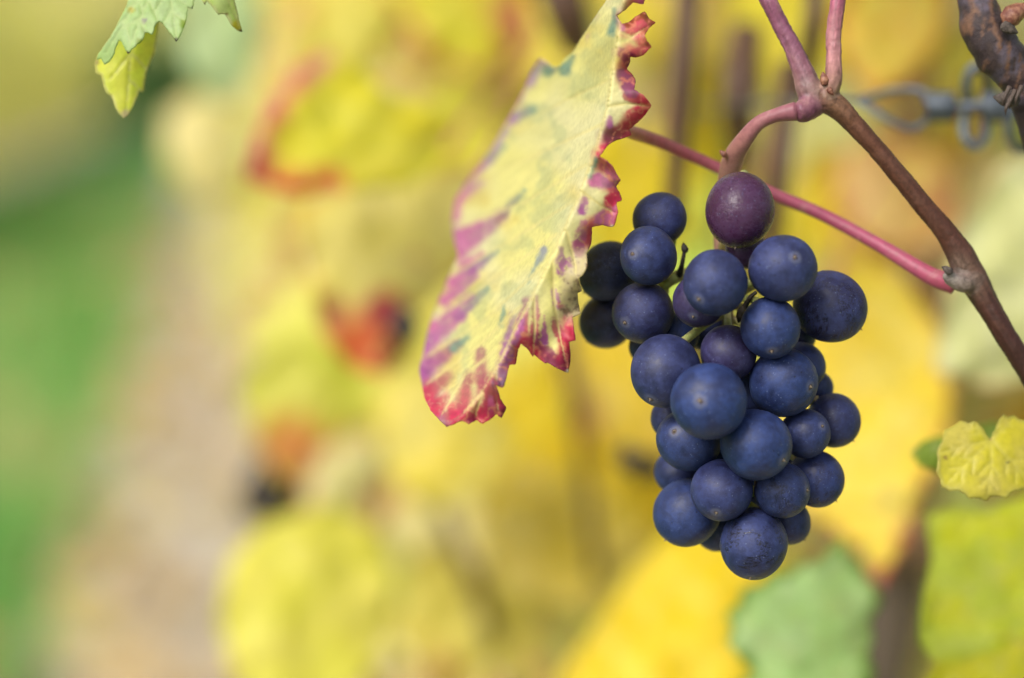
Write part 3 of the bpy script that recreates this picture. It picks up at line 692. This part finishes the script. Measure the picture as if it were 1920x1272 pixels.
# blurred leaves behind
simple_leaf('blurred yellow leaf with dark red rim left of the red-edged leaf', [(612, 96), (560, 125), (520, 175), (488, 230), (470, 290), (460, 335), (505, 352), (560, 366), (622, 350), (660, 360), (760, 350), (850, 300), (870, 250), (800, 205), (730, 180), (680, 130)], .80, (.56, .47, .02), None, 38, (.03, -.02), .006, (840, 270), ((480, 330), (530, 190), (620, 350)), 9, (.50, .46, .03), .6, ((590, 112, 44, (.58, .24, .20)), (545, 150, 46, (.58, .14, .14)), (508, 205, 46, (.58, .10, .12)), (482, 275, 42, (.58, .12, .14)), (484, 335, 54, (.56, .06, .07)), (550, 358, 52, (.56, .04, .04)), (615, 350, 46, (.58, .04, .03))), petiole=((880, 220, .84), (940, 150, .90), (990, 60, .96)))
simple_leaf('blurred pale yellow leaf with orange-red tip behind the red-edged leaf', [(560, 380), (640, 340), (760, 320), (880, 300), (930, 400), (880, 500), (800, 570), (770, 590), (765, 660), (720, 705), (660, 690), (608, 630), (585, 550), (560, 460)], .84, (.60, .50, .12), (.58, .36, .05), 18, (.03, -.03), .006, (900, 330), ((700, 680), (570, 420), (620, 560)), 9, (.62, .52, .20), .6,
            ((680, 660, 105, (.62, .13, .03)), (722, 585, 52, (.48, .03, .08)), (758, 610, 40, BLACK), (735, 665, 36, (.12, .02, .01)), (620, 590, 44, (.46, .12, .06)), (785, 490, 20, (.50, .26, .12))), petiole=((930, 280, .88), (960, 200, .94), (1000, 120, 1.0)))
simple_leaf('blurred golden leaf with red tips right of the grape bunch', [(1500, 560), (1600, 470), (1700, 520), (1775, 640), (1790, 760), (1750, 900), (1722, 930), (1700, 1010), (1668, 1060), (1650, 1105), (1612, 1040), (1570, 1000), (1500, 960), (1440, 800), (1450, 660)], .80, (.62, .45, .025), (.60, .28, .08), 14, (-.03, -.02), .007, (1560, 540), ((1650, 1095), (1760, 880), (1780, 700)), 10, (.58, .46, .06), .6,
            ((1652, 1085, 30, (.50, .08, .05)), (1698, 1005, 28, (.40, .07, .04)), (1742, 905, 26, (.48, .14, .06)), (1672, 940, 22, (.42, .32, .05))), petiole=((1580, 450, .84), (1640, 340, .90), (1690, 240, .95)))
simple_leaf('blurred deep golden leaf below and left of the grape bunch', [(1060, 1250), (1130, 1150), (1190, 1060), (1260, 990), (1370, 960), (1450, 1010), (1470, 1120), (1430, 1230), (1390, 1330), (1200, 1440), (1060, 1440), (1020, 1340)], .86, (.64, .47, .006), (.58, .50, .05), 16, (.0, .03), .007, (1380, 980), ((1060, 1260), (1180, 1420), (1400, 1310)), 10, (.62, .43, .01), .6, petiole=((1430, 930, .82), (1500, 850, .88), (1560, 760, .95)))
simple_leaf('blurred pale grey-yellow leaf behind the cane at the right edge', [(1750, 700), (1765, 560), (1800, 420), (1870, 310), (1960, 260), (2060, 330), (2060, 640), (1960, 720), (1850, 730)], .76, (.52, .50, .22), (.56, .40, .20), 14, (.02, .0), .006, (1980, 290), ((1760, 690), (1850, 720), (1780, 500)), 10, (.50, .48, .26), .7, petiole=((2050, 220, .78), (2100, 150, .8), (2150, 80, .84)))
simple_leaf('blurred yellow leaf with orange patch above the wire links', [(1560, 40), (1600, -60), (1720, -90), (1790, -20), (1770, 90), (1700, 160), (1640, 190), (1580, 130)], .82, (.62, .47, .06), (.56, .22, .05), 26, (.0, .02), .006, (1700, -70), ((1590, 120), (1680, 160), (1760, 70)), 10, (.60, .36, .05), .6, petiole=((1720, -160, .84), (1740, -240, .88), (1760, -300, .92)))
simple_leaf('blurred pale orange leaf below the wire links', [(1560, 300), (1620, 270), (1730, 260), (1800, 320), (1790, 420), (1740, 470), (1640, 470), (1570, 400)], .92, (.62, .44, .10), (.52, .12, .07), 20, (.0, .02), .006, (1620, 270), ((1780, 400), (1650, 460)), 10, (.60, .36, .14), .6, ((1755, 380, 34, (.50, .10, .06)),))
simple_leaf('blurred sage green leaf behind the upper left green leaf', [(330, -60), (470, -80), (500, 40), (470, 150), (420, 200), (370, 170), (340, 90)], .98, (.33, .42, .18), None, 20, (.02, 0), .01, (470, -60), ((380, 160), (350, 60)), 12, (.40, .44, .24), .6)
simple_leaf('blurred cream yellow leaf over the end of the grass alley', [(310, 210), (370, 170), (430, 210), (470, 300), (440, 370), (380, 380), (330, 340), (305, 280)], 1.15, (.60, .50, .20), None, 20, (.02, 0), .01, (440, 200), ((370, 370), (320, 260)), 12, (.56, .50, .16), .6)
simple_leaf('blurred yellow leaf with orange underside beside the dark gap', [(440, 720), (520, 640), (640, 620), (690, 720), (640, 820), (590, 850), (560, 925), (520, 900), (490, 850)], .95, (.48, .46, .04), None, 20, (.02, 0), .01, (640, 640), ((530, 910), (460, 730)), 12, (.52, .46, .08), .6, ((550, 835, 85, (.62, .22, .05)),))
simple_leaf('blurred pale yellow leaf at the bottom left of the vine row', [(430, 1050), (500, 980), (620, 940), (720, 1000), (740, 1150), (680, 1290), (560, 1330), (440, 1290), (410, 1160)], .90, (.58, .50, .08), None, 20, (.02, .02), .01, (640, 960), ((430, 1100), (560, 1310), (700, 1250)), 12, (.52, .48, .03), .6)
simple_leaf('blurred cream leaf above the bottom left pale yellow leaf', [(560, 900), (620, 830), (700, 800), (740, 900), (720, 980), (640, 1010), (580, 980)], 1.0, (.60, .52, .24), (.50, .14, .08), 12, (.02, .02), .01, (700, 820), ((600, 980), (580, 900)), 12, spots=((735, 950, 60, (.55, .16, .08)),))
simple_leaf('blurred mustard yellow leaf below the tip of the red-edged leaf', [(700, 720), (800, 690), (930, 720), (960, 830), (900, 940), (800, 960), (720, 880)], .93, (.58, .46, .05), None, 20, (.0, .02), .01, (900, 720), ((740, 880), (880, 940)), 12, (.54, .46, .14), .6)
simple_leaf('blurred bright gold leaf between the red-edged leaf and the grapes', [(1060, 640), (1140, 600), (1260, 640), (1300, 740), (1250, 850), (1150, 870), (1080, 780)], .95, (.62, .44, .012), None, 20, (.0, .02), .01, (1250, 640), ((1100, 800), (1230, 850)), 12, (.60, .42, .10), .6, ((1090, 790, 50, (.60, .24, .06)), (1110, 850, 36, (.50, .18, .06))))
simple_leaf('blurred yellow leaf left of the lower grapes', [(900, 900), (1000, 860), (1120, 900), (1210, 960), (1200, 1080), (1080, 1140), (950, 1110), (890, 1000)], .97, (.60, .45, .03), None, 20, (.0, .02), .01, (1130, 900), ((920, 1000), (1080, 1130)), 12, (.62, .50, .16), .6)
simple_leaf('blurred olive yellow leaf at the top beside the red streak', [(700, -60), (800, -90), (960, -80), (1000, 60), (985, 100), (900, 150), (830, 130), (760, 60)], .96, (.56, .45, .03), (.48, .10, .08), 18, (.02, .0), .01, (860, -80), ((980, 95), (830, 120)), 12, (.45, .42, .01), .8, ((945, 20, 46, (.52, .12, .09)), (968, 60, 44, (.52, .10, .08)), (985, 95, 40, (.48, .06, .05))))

def lobed(cx, cy_, size, rot, seed):
    V, Fc, e, v = leaf_arrays(seed, nA=64, K=3, lobes=.8, teeth=.07)
    o = V[-64:, :2]; a = math.radians(rot)
    return [(cx + size * (x * math.cos(a) - y * math.sin(a)), cy_ + size * (x * math.sin(a) + y * math.cos(a))) for x, y in o]
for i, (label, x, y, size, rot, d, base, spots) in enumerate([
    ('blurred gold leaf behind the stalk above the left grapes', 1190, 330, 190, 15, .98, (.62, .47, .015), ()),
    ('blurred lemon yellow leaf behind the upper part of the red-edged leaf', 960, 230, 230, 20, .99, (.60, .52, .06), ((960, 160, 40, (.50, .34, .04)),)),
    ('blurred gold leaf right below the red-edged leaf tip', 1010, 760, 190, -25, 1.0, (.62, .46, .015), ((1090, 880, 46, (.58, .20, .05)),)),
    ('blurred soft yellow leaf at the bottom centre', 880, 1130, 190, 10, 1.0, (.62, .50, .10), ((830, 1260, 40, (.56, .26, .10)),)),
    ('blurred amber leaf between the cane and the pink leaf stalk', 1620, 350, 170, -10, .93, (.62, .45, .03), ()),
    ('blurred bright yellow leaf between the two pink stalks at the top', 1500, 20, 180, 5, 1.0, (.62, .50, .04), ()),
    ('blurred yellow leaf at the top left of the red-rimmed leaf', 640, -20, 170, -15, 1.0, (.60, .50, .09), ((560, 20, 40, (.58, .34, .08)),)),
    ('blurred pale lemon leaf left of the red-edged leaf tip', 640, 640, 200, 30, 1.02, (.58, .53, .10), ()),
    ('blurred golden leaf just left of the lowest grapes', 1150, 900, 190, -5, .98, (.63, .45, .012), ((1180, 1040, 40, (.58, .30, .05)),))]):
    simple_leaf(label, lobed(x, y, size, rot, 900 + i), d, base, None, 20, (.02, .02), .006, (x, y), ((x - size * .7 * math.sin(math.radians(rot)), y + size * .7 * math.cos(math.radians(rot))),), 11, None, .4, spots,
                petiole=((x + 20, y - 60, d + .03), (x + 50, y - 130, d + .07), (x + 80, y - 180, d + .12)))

# ------------------------------------------------------------------ the shoot carrying the grapes: one grown surface, split by kind of stalk
D0 = .548
BONES = {  # name: (points px/py/depth, radii in px, colours along)
 'cane': ([(1536, 186, D0), (1566, 198, D0), (1600, 232, D0), (1645, 282, D0 + .001), (1690, 335, D0 + .002), (1735, 390, D0 + .003), (1775, 438, D0 + .004), (1800, 476, D0 + .005), (1822, 520, D0 + .006), (1850, 568, D0 + .006), (1880, 620, D0 + .006), (1920, 685, D0 + .007), (1990, 810, D0 + .01), (2060, 960, D0 + .02)],
          [25, 23, 19, 18, 18.5, 19, 21, 27, 29, 23, 21, 21, 20, 20], [(.26, .17, .09), (.17, .08, .052), (.14, .062, .042), (.12, .05, .036), (.085, .035, .028), (.065, .027, .023), (.06, .026, .021)]),
 'lateral_shoot': ([(1526, 184, D0), (1517, 165, D0), (1504, 130, D0), (1484, 85, D0), (1460, 40, D0), (1436, -8, D0), (1400, -80, D0 + .004), (1350, -190, D0 + .01)],
          [27, 26, 20, 17, 16, 16, 15.5, 15], [(.27, .23, .16), (.24, .11, .14), (.23, .085, .14), (.25, .08, .14), (.27, .08, .13)]),
 'leaf_stalk': ([(1550, 182, D0), (1562, 150, D0 - .002), (1563, 110, D0 - .003), (1564, 60, D0 - .003), (1571, 0, D0 - .003), (1580, -80, D0 - .002), (1600, -200, D0 + .01)],
          [20, 17, 15, 14.5, 14.5, 14, 13], [(.33, .22, .13), (.45, .22, .21), (.44, .17, .20), (.36, .07, .15), (.34, .07, .14)]),
 'side_knob': ([(1524, 196, D0), (1507, 208, D0 - .002), (1492, 210, D0 - .003)], [26, 22, 17], [(.22, .10, .12), (.16, .05, .09), (.20, .07, .10)]),
 'leaf_node': ([(1826, 528, D0 + .006), (1805, 532, D0 + .003), (1782, 522, D0 + .002), (1777, 512, D0 + .001)], [22, 17, 13, 9], [(.13, .07, .05), (.22, .16, .13), (.30, .25, .22), (.28, .24, .22)]),
}
parts = []; bone_pts = []; bone_cols = []; bone_id = []
NAMES = list(BONES)
for bi, (nm, (pts, rad, cols)) in enumerate(BONES.items()):
    W = [tuple(P(*p)) for p in pts]
    parts.append(tube(W, [px_r(r_, .55) for r_ in rad], 20, len(pts) * 10, .03, bi))
    C = catmull(W, 90); t = np.linspace(0, 1, 90)
    bone_pts.append(C); bone_id += [bi] * 90
    bone_cols.append(np.column_stack([np.interp(t, np.linspace(0, 1, len(cols)), [c[k] for c in cols]) for k in range(3)]))
bone_pts, bone_cols, bone_id = np.vstack(bone_pts), np.vstack(bone_cols), np.array(bone_id)
V, Fc = join(parts)
tmp = obj('tmp', mesh('tmp', V, Fc))
rm = tmp.modifiers.new('r', 'REMESH'); rm.mode = 'VOXEL'; rm.voxel_size = .00042
sm = tmp.modifiers.new('s', 'SMOOTH'); sm.iterations = 6; sm.factor = .5
dg = bpy.context.evaluated_depsgraph_get()
em = tmp.evaluated_get(dg).to_mesh()
GV = np.empty(len(em.vertices) * 3); em.vertices.foreach_get('co', GV); GV = GV.reshape(-1, 3)
GF = [tuple(p.vertices) for p in em.polygons]
GN = np.empty(len(em.vertices) * 3); em.vertices.foreach_get('normal', GN); GN = GN.reshape(-1, 3)
bpy.data.objects.remove(tmp)
near = np.empty(len(GV), int); gc = np.empty((len(GV), 3))
for s in range(0, len(GV), 4000):
    d2 = ((GV[s:s + 4000, None] - bone_pts[None])**2).sum(2)
    near[s:s + 4000] = d2.argmin(1)
    wgt = 1 / (d2 + 1e-6)**3; gc[s:s + 4000] = (wgt @ bone_cols) / wgt.sum(1)[:, None]
along = near / 90.0
tang = np.gradient(bone_pts, axis=0); tang /= np.linalg.norm(tang, axis=1)[:, None] + 1e-12
ofs = GV - bone_pts[near]; sidev = np.cross(tang[near], np.array(FWD)); sidev /= np.linalg.norm(sidev, axis=1)[:, None] + 1e-12
around = np.arctan2((ofs * sidev).sum(1), -(ofs @ np.array(FWD)))
grain = noise2(around * 5 + 30, along * 9 + 30, 83, 4); grain2 = noise2(around * 14 + 30, along * 30 + 30, 84, 3)
GV = GV + GN * (.00022 * (noise2(along * 55 + 3, (GV @ np.array(RIGHT)) * 900, 81, 3) - .5))[:, None]
GV = GV + GN * (.00030 * (grain - .5))[:, None]
gc *= .82 * (.20 + .9 * grain + .45 * grain2)[:, None]
wood = np.isin(bone_id[near], [0])[:, None]; gc = np.where(wood, gc * np.array([.72, .60, .52])[None], gc)
vb = bone_id[near]
shoot = empty('vine_shoot', P(1540, 190, D0), 'brown vine cane with purple-pink side stalks that carries the grape bunch', 'vine shoot')
fb = np.array([np.bincount(vb[list(f)], minlength=5).argmax() for f in GF])
for bi, nm in enumerate(NAMES):
    sel = [GF[i] for i in np.nonzero(fb == bi)[0]]
    if not sel: continue
    used = np.unique(np.concatenate([np.array(f) for f in sel])); mp = {int(u): i for i, u in enumerate(used)}
    me = mesh(nm, GV[used], [tuple(mp[i] for i in f) for f in sel], mats=[M_CANE if nm in ('cane', 'leaf_node') else M_STEM], color=gc[used])
    obj(nm, me, shoot)
def bud(parent, px, py, d, r, tip, name='bud', mat=M_BUD):
    c = P(px, py, d); T = (P(px + tip[0], py + tip[1], d) - c).normalized()
    pts = [c - T * r * .8, c, c + T * r, c + T * r * 1.9]
    v, f = tube([tuple(p) for p in pts], [r * .75, r, r * .72, r * .12], 12, 16, .1, int(px))
    return obj(name, mesh(name, v, f, mats=[mat]), parent)
bud(shoot, 1546, 152, D0 - .003, px_r(9, D0), (-2, -10))
bud(shoot, 1556, 170, D0 - .004, px_r(6, D0), (6, 8), 'bud_scale')
bud(shoot, 1779, 508, D0 + .0, px_r(8, D0), (-7, -4), 'leaf_scar', M_OLD)

# thick old cane at the upper right
old = empty('old_cane', P(1860, 60, .553), 'thick grey-brown woody cane with buds at the upper right corner', 'cane')
oc = [(1822, -160, .556), (1825, -70, .555), (1832, 5, .553), (1846, 55, .552), (1872, 98, .552), (1906, 140, .553), (1930, 195, .554), (1948, 260, .556), (1990, 380, .57)]
v, f = tube([tuple(P(*p)) for p in oc], [px_r(r_, .553) for r_ in (33, 33, 35, 44, 46, 39, 34, 33, 32)], 40, 150, .035, 8)
u1, u2 = v @ np.array(RIGHT), v @ np.array(UP)
ctr = v.mean(0)
nz = noise2(u1 * 900 + 40, u2 * 260 + 40, 91, 4); n3 = noise2(u1 * 300 + 40, u2 * 300 + 80, 92, 3)
c = np.tile(np.array([.028, .018, .020]), (len(v), 1)); c = mixc(c, (.07, .056, .075), sst(.40, .65, n3)); c = mixc(c, (.12, .06, .035), sst(.55, .75, nz)); c = mixc(c, (.04, .025, .022), sst(.42, .25, nz))
rr = np.array([tuple(P(*p)) for p in oc]); dirv = np.zeros_like(v)
C = catmull(rr, 150); idx = ((v[:, None] - C[None, ::3])**2).sum(2).argmin(1); dirv = v - C[::3][idx]; dirv /= np.linalg.norm(dirv, axis=1)[:, None] + 1e-9
v = v + dirv * ((nz - .5) * .0006)[:, None]
obj('wood', mesh('wood', v, f, mats=[M_BARK], color=c), old)
bud(old, 1898, 30, .546, px_r(21, .55), (20, -14)); bud(old, 1888, 52, .545, px_r(12, .55), (16, 8), 'bud_scale', M_OLD)
stub = bud(old, 1895, 186, .548, px_r(17, .55), (-16, -2), 'broken_stub', M_OLD)
for k in range(4):
    a, b = 1878 + 9 * k + rng.normal() * 3, 196 + rng.normal() * 9
    tube_obj('bark_fibre', old, [P(a + 10, b - 22, .545), P(a, b, .5445), P(a - 5 + rng.normal() * 5, b + 14, .545)], [.0006, .0004, .0001], M_BARK, [(.07, .05, .04), (.04, .026, .02)], 6, 10)

# ------------------------------------------------------------------ trellis wire links
chain = empty('wire_chain', P(1760, 200, .625), 'blurred grey trellis wire knotted into links at the upper right', 'wire')
DW = .640
def wire(name, pts, r=.0011):
    return tube_obj(name, chain, [P(x, y, DW + z) for x, y, z in pts], [r] * 3, M_WIRE, None, 10, len(pts) * 8)
wire('loop', [(1755, 185, 0), (1715, 168, .002), (1670, 170, .003), (1630, 182, .002), (1612, 190, 0), (1632, 202, -.002), (1670, 228, -.003), (1715, 242, -.002), (1755, 210, 0)], .0009)
def ring(cx, cy_, rx, ry, lean=.004):
    q = [(cx + rx * math.cos(t), cy_ + ry * math.sin(t), lean * math.sin(t) + .002 * math.cos(t)) for t in np.linspace(.3, .3 + 2 * math.pi, 15)]
    wire('loop', q, .0012)
ring(1832, 165, 21, 40); ring(1828, 236, 22, 38, -.004); ring(1915, 240, 24, 42); ring(1920, 168, 20, 36, -.004)
wire('strand', [(1765, 198, 0), (1800, 200, .001), (1840, 198, -.001), (1880, 202, 0), (1930, 205, 0)], .0013)
wire('strand', [(1930, 205, 0), (2000, 200, .0), (2100, 205, .01), (2300, 215, .05)])
wire('strand', [(1614, 190, 0), (1560, 186, .01), (1480, 190, .05), (1380, 200, .14), (1250, 205, .4)], .0007)
for x0, x1 in ((1742, 1778), (1850, 1880)):
    for k in range(5):
        x = x0 + (x1 - x0) * k / 4; a = k * 1.3
        wire('twist', [(x - 5, 178 + 5 * k % 3, .0), (x + 2, 198, -.0032), (x + 6, 222, 0), (x + 8, 200, .0032), (x + 4, 178, 0)], .0011)

# ------------------------------------------------------------------ the grape bunch
GR = {  # px, py, radius px, order from the front, scar (x, y on the face) or None, wear, purple
 19: (1329, 752, 70, 0, (-.30, -.02), .0, 0), 21: (1418, 834, 66, 1, (.68, .39), 0, 0), 9: (1468, 504, 63, 1, (.24, -.29), 0, 0), 7: (1341, 531, 59, 1, (-.53, .49), .15, 0), 3: (1216, 480, 54, 1, (-.55, -.03), 0, 0),
 20: (1469, 717, 65, 2, (.70, .12), .1, 0), 12: (1444, 615, 56, 2, (-.02, .75), 0, 0), 28: (1353, 919, 58, 2, (-.22, .67), 0, .1), 14: (1248, 696, 66, 2, None, 0, 0), 1: (1387, 394, 67, 3, None, .5, 1.0), 29: (1466, 919, 53, 3, (.84, -.02), .7, 0),
 6: (1206, 587, 58, 3, (-.62, .32), .2, .1), 22: (1291, 826, 60, 3, (-.48, -.30), 0, 0), 31: (1413, 1020, 65, 4, (-.13, .89), 1, 0), 11: (1556, 575, 67, 4, None, .8, .1), 13: (1366, 662, 53, 4, None, 0, .25), 25: (1510, 813, 47, 4, (.58, -.32), 0, 0), 30: (1288, 961, 65, 4, None, .2, 0),
 2: (1237, 411, 50, 4, None, .2, .1), 4: (1141, 509, 57, 4, None, .6, 0), 8: (1311, 564, 50, 5, None, 0, .35), 26: (1563, 789, 52, 5, None, .3, .1), 27: (1530, 898, 54, 5, None, .7, .1), 5: (1138, 602, 53, 6, None, 0, .15), 32: (1474, 975, 47, 6, None, .2, .1), 24: (1270, 885, 45, 6, None, 0, 0),
 23: (1262, 784, 42, 6, None, 0, .1), 18: (1504, 686, 45, 6, None, 0, 0), 15: (1268, 628, 42, 7, None, 0, 0), 35: (1215, 648, 36, 7, None, 0, 0), 34: (1530, 728, 34, 7, None, 0, 0), 17: (1500, 630, 31, 7, None, 0, .2), 10: (1398, 464, 40, 6, None, .2, .8), 33: (1345, 990, 44, 7, None, 0, 0),
 40: (1322, 612, 44, 8, None, 0, 0), 41: (1400, 735, 50, 8, None, 0, 0), 42: (1360, 840, 52, 8, None, 0, 0), 43: (1430, 920, 46, 9, None, 0, 0), 44: (1300, 730, 50, 8, None, 0, 0), 45: (1470, 850, 46, 9, None, 0, 0), 46: (1395, 960, 44, 9, None, 0, 0)}
pos = {}
for k in sorted(GR, key=lambda q: (GR[q][3], q)):
    x, y, r, o_, *_ = GR[k]
    ax = 1385; hw = 230.0
    base = .528 + .024 * min(1.0, ((x - ax) / hw)**2) + (.002 * o_) + (.006 if k in (1, 2, 10) else 0)
    rr_ = r / F * .545
    d = base
    for j, (dj, rj) in pos.items():
        xj, yj = GR[j][0], GR[j][1]
        dxy = math.hypot(x - xj, y - yj) / F * .545
        s = (rr_ + rj) * .985
        if dxy < s: d = max(d, dj + math.sqrt(s * s - dxy * dxy))
    d = min(d, .592)
    pos[k] = (d, rr_)
bunch = empty('grape_bunch', P(1490, 208, D0 - .003), 'bunch of dusty dark blue grapes hanging from the cane', 'grape bunch')
def ico(n=4):
    import bmesh
    bm = bmesh.new(); bmesh.ops.create_icosphere(bm, subdivisions=n, radius=1.0)
    V = np.array([v.co[:] for v in bm.verts]); Fc = [tuple(v.index for v in f.verts) for f in bm.faces]; bm.free()
    return V, Fc
IV, IF = ico(5)
GM = []
for k in range(5):
    d = .06 * (noise2(IV[:, 0] * .9 + 10, IV[:, 1] * .9 + IV[:, 2] * .7 + 20, 500 + k, 2) - .5)
    Vg = IV * (1 + d)[:, None] * np.array([1.0 - .012 * k, 1.0 + .008 * k, 1.0 + .018 * k])[None]
    GM.append(mesh('grape_%d' % k, Vg, IF, mats=[M_GRAPE]))
sv, sf = tube([(0, 0, -.03), (0, 0, .012), (0, 0, .028)], [.052, .046, .018], 10, 8, .12, 2)
nv, nf_ = tube([(0, 0, .0), (.006, .0, .04), (.012, .004, .085)], [.024, .020, .011], 7, 8)
SV_, SF_ = join([(sv, sf), (nv, nf_)])
SCAR = mesh('blossom_scar', SV_, SF_, mats=[M_SCAR])
AX = [(1492, 209, D0 - .003), (1455, 216, D0 - .002), (1420, 234, D0 + .0), (1392, 268, D0 + .003), (1372, 305, D0 + .008), (1360, 350, D0 + .012), (1352, 410, D0 + .014), (1351, 470, D0 + .014), (1358, 540, D0 + .012), (1366, 610, D0 + .010), (1372, 720, D0 + .010), (1380, 830, D0 + .010), (1390, 930, D0 + .010), (1402, 985, D0 + .006)]
AXW = np.array([tuple(P(*p)) for p in AX]); AXC = catmull(AXW, 200)
tube_obj('main_stalk', bunch, [Vector(p) for p in AXW], [px_r(r_, .553) for r_ in (18, 13, 13.5, 17, 21, 17, 14, 13, 12, 11, 9, 8, 6, 4)], M_STEM,
         [(.20, .07, .09), (.24, .09, .10), (.29, .14, .115), (.31, .17, .125), (.30, .17, .115), (.34, .24, .12), (.30, .26, .10), (.26, .26, .09)], 18, 110, .04, 5)
bud(bunch, 1357, 290, D0 + .004, px_r(6, D0), (-6, -6), 'bract')
for i, k in enumerate(GR):
    x, y, r, o_, scar, wear, purple = GR[k]
    d, rr_ = pos[k]
    c = P(x, y, d)
    g = obj('grape', GM[i % 5])
    # stalk end points back to the axis, the scar sits opposite
    if scar:
        n_ = RIGHT * scar[0] - UP * scar[1] - FWD * math.sqrt(max(.02, 1 - scar[0]**2 - scar[1]**2))
    else:
        j = ((AXC - np.array(c))**2).sum(1).argmin(); n_ = (c - Vector(AXC[max(0, j - 14)])).normalized() + Vector((0, 0, -.5))
    n_ = n_.normalized()
    q = n_.to_track_quat('Z', 'Y')
    Mw = Matrix.Translation(c) @ q.to_matrix().to_4x4() @ Matrix.Rotation(rng.random() * 6.28, 4, 'Z') @ Matrix.Scale(rr_, 4)
    g.parent = bunch; g.matrix_parent_inverse = bunch.matrix_world.inverted(); g.matrix_world = Mw
    g.matrix_basis = Mw
    g['wear'] = float(wear); g['purple'] = float(purple)
    if k == 1: g['label'] = 'glossy purple grape at the top of the bunch'
    s = obj('blossom_scar', SCAR); s.parent = g
    zt = GM[i % 5].vertices[max(range(len(IV)), key=lambda a: IV[a, 2])].co.z
    s.location = (0, 0, zt - .008)
    if k < 40:   # pedicel
        top = c - n_ * rr_ * .93
        j = ((AXC - np.array(top))**2).sum(1)[70:].argmin() + 70
        a = Vector(AXC[max(70, j - 10)])
        if k in (2, 3, 4, 5, 6): a = P(1246, 536, .557)
        if k == 1: a = Vector(AXC[108])
        mid = (a + top) / 2 - n_ * rr_ * .18
        tube_obj('pedicel', bunch, [a, mid, top - n_ * rr_ * .05, top + n_ * rr_ * .06], [.0010, .0008, .0010, .0019], M_STEM, [(.28, .22, .09), (.32, .36, .10), (.26, .30, .10), (.25, .2, .1)], 9, 16)
tube_obj('dried_pedicel', bunch, [P(1272, 520, .556), P(1278, 500, .552), P(1283, 474, .551)], [.0009, .0005, .0004], M_DRY, None, 8, 14)
bud(bunch, 1284, 468, .551, px_r(7, .55), (-2, -9), 'dried_berry', M_DRY)
tube_obj('side_stalk', bunch, [P(1352, 520, .562), P(1310, 515, .560), P(1272, 518, .556), P(1240, 540, .556)], [.0014, .0013, .0014, .0011], M_STEM, [(.3, .26, .1), (.34, .36, .10), (.30, .36, .09)], 10, 20, .05)
tube_obj('side_stalk', bunch, [P(1360, 560, .558), P(1395, 545, .553), P(1420, 530, .553), P(1440, 520, .553)], [.0012, .0010, .0009, .0009], M_STEM, [(.36, .22, .12), (.34, .30, .10), (.30, .36, .09)], 10, 20, .05)
tube_obj('dried_pedicel', bunch, [P(1390, 590, .548), P(1405, 560, .546), P(1418, 548, .546)], [.0008, .0005, .0004], M_DRY, None, 8, 14)
bud(bunch, 1392, 586, .547, px_r(11, .55), (-4, 10), 'dried_berry', M_DRY)
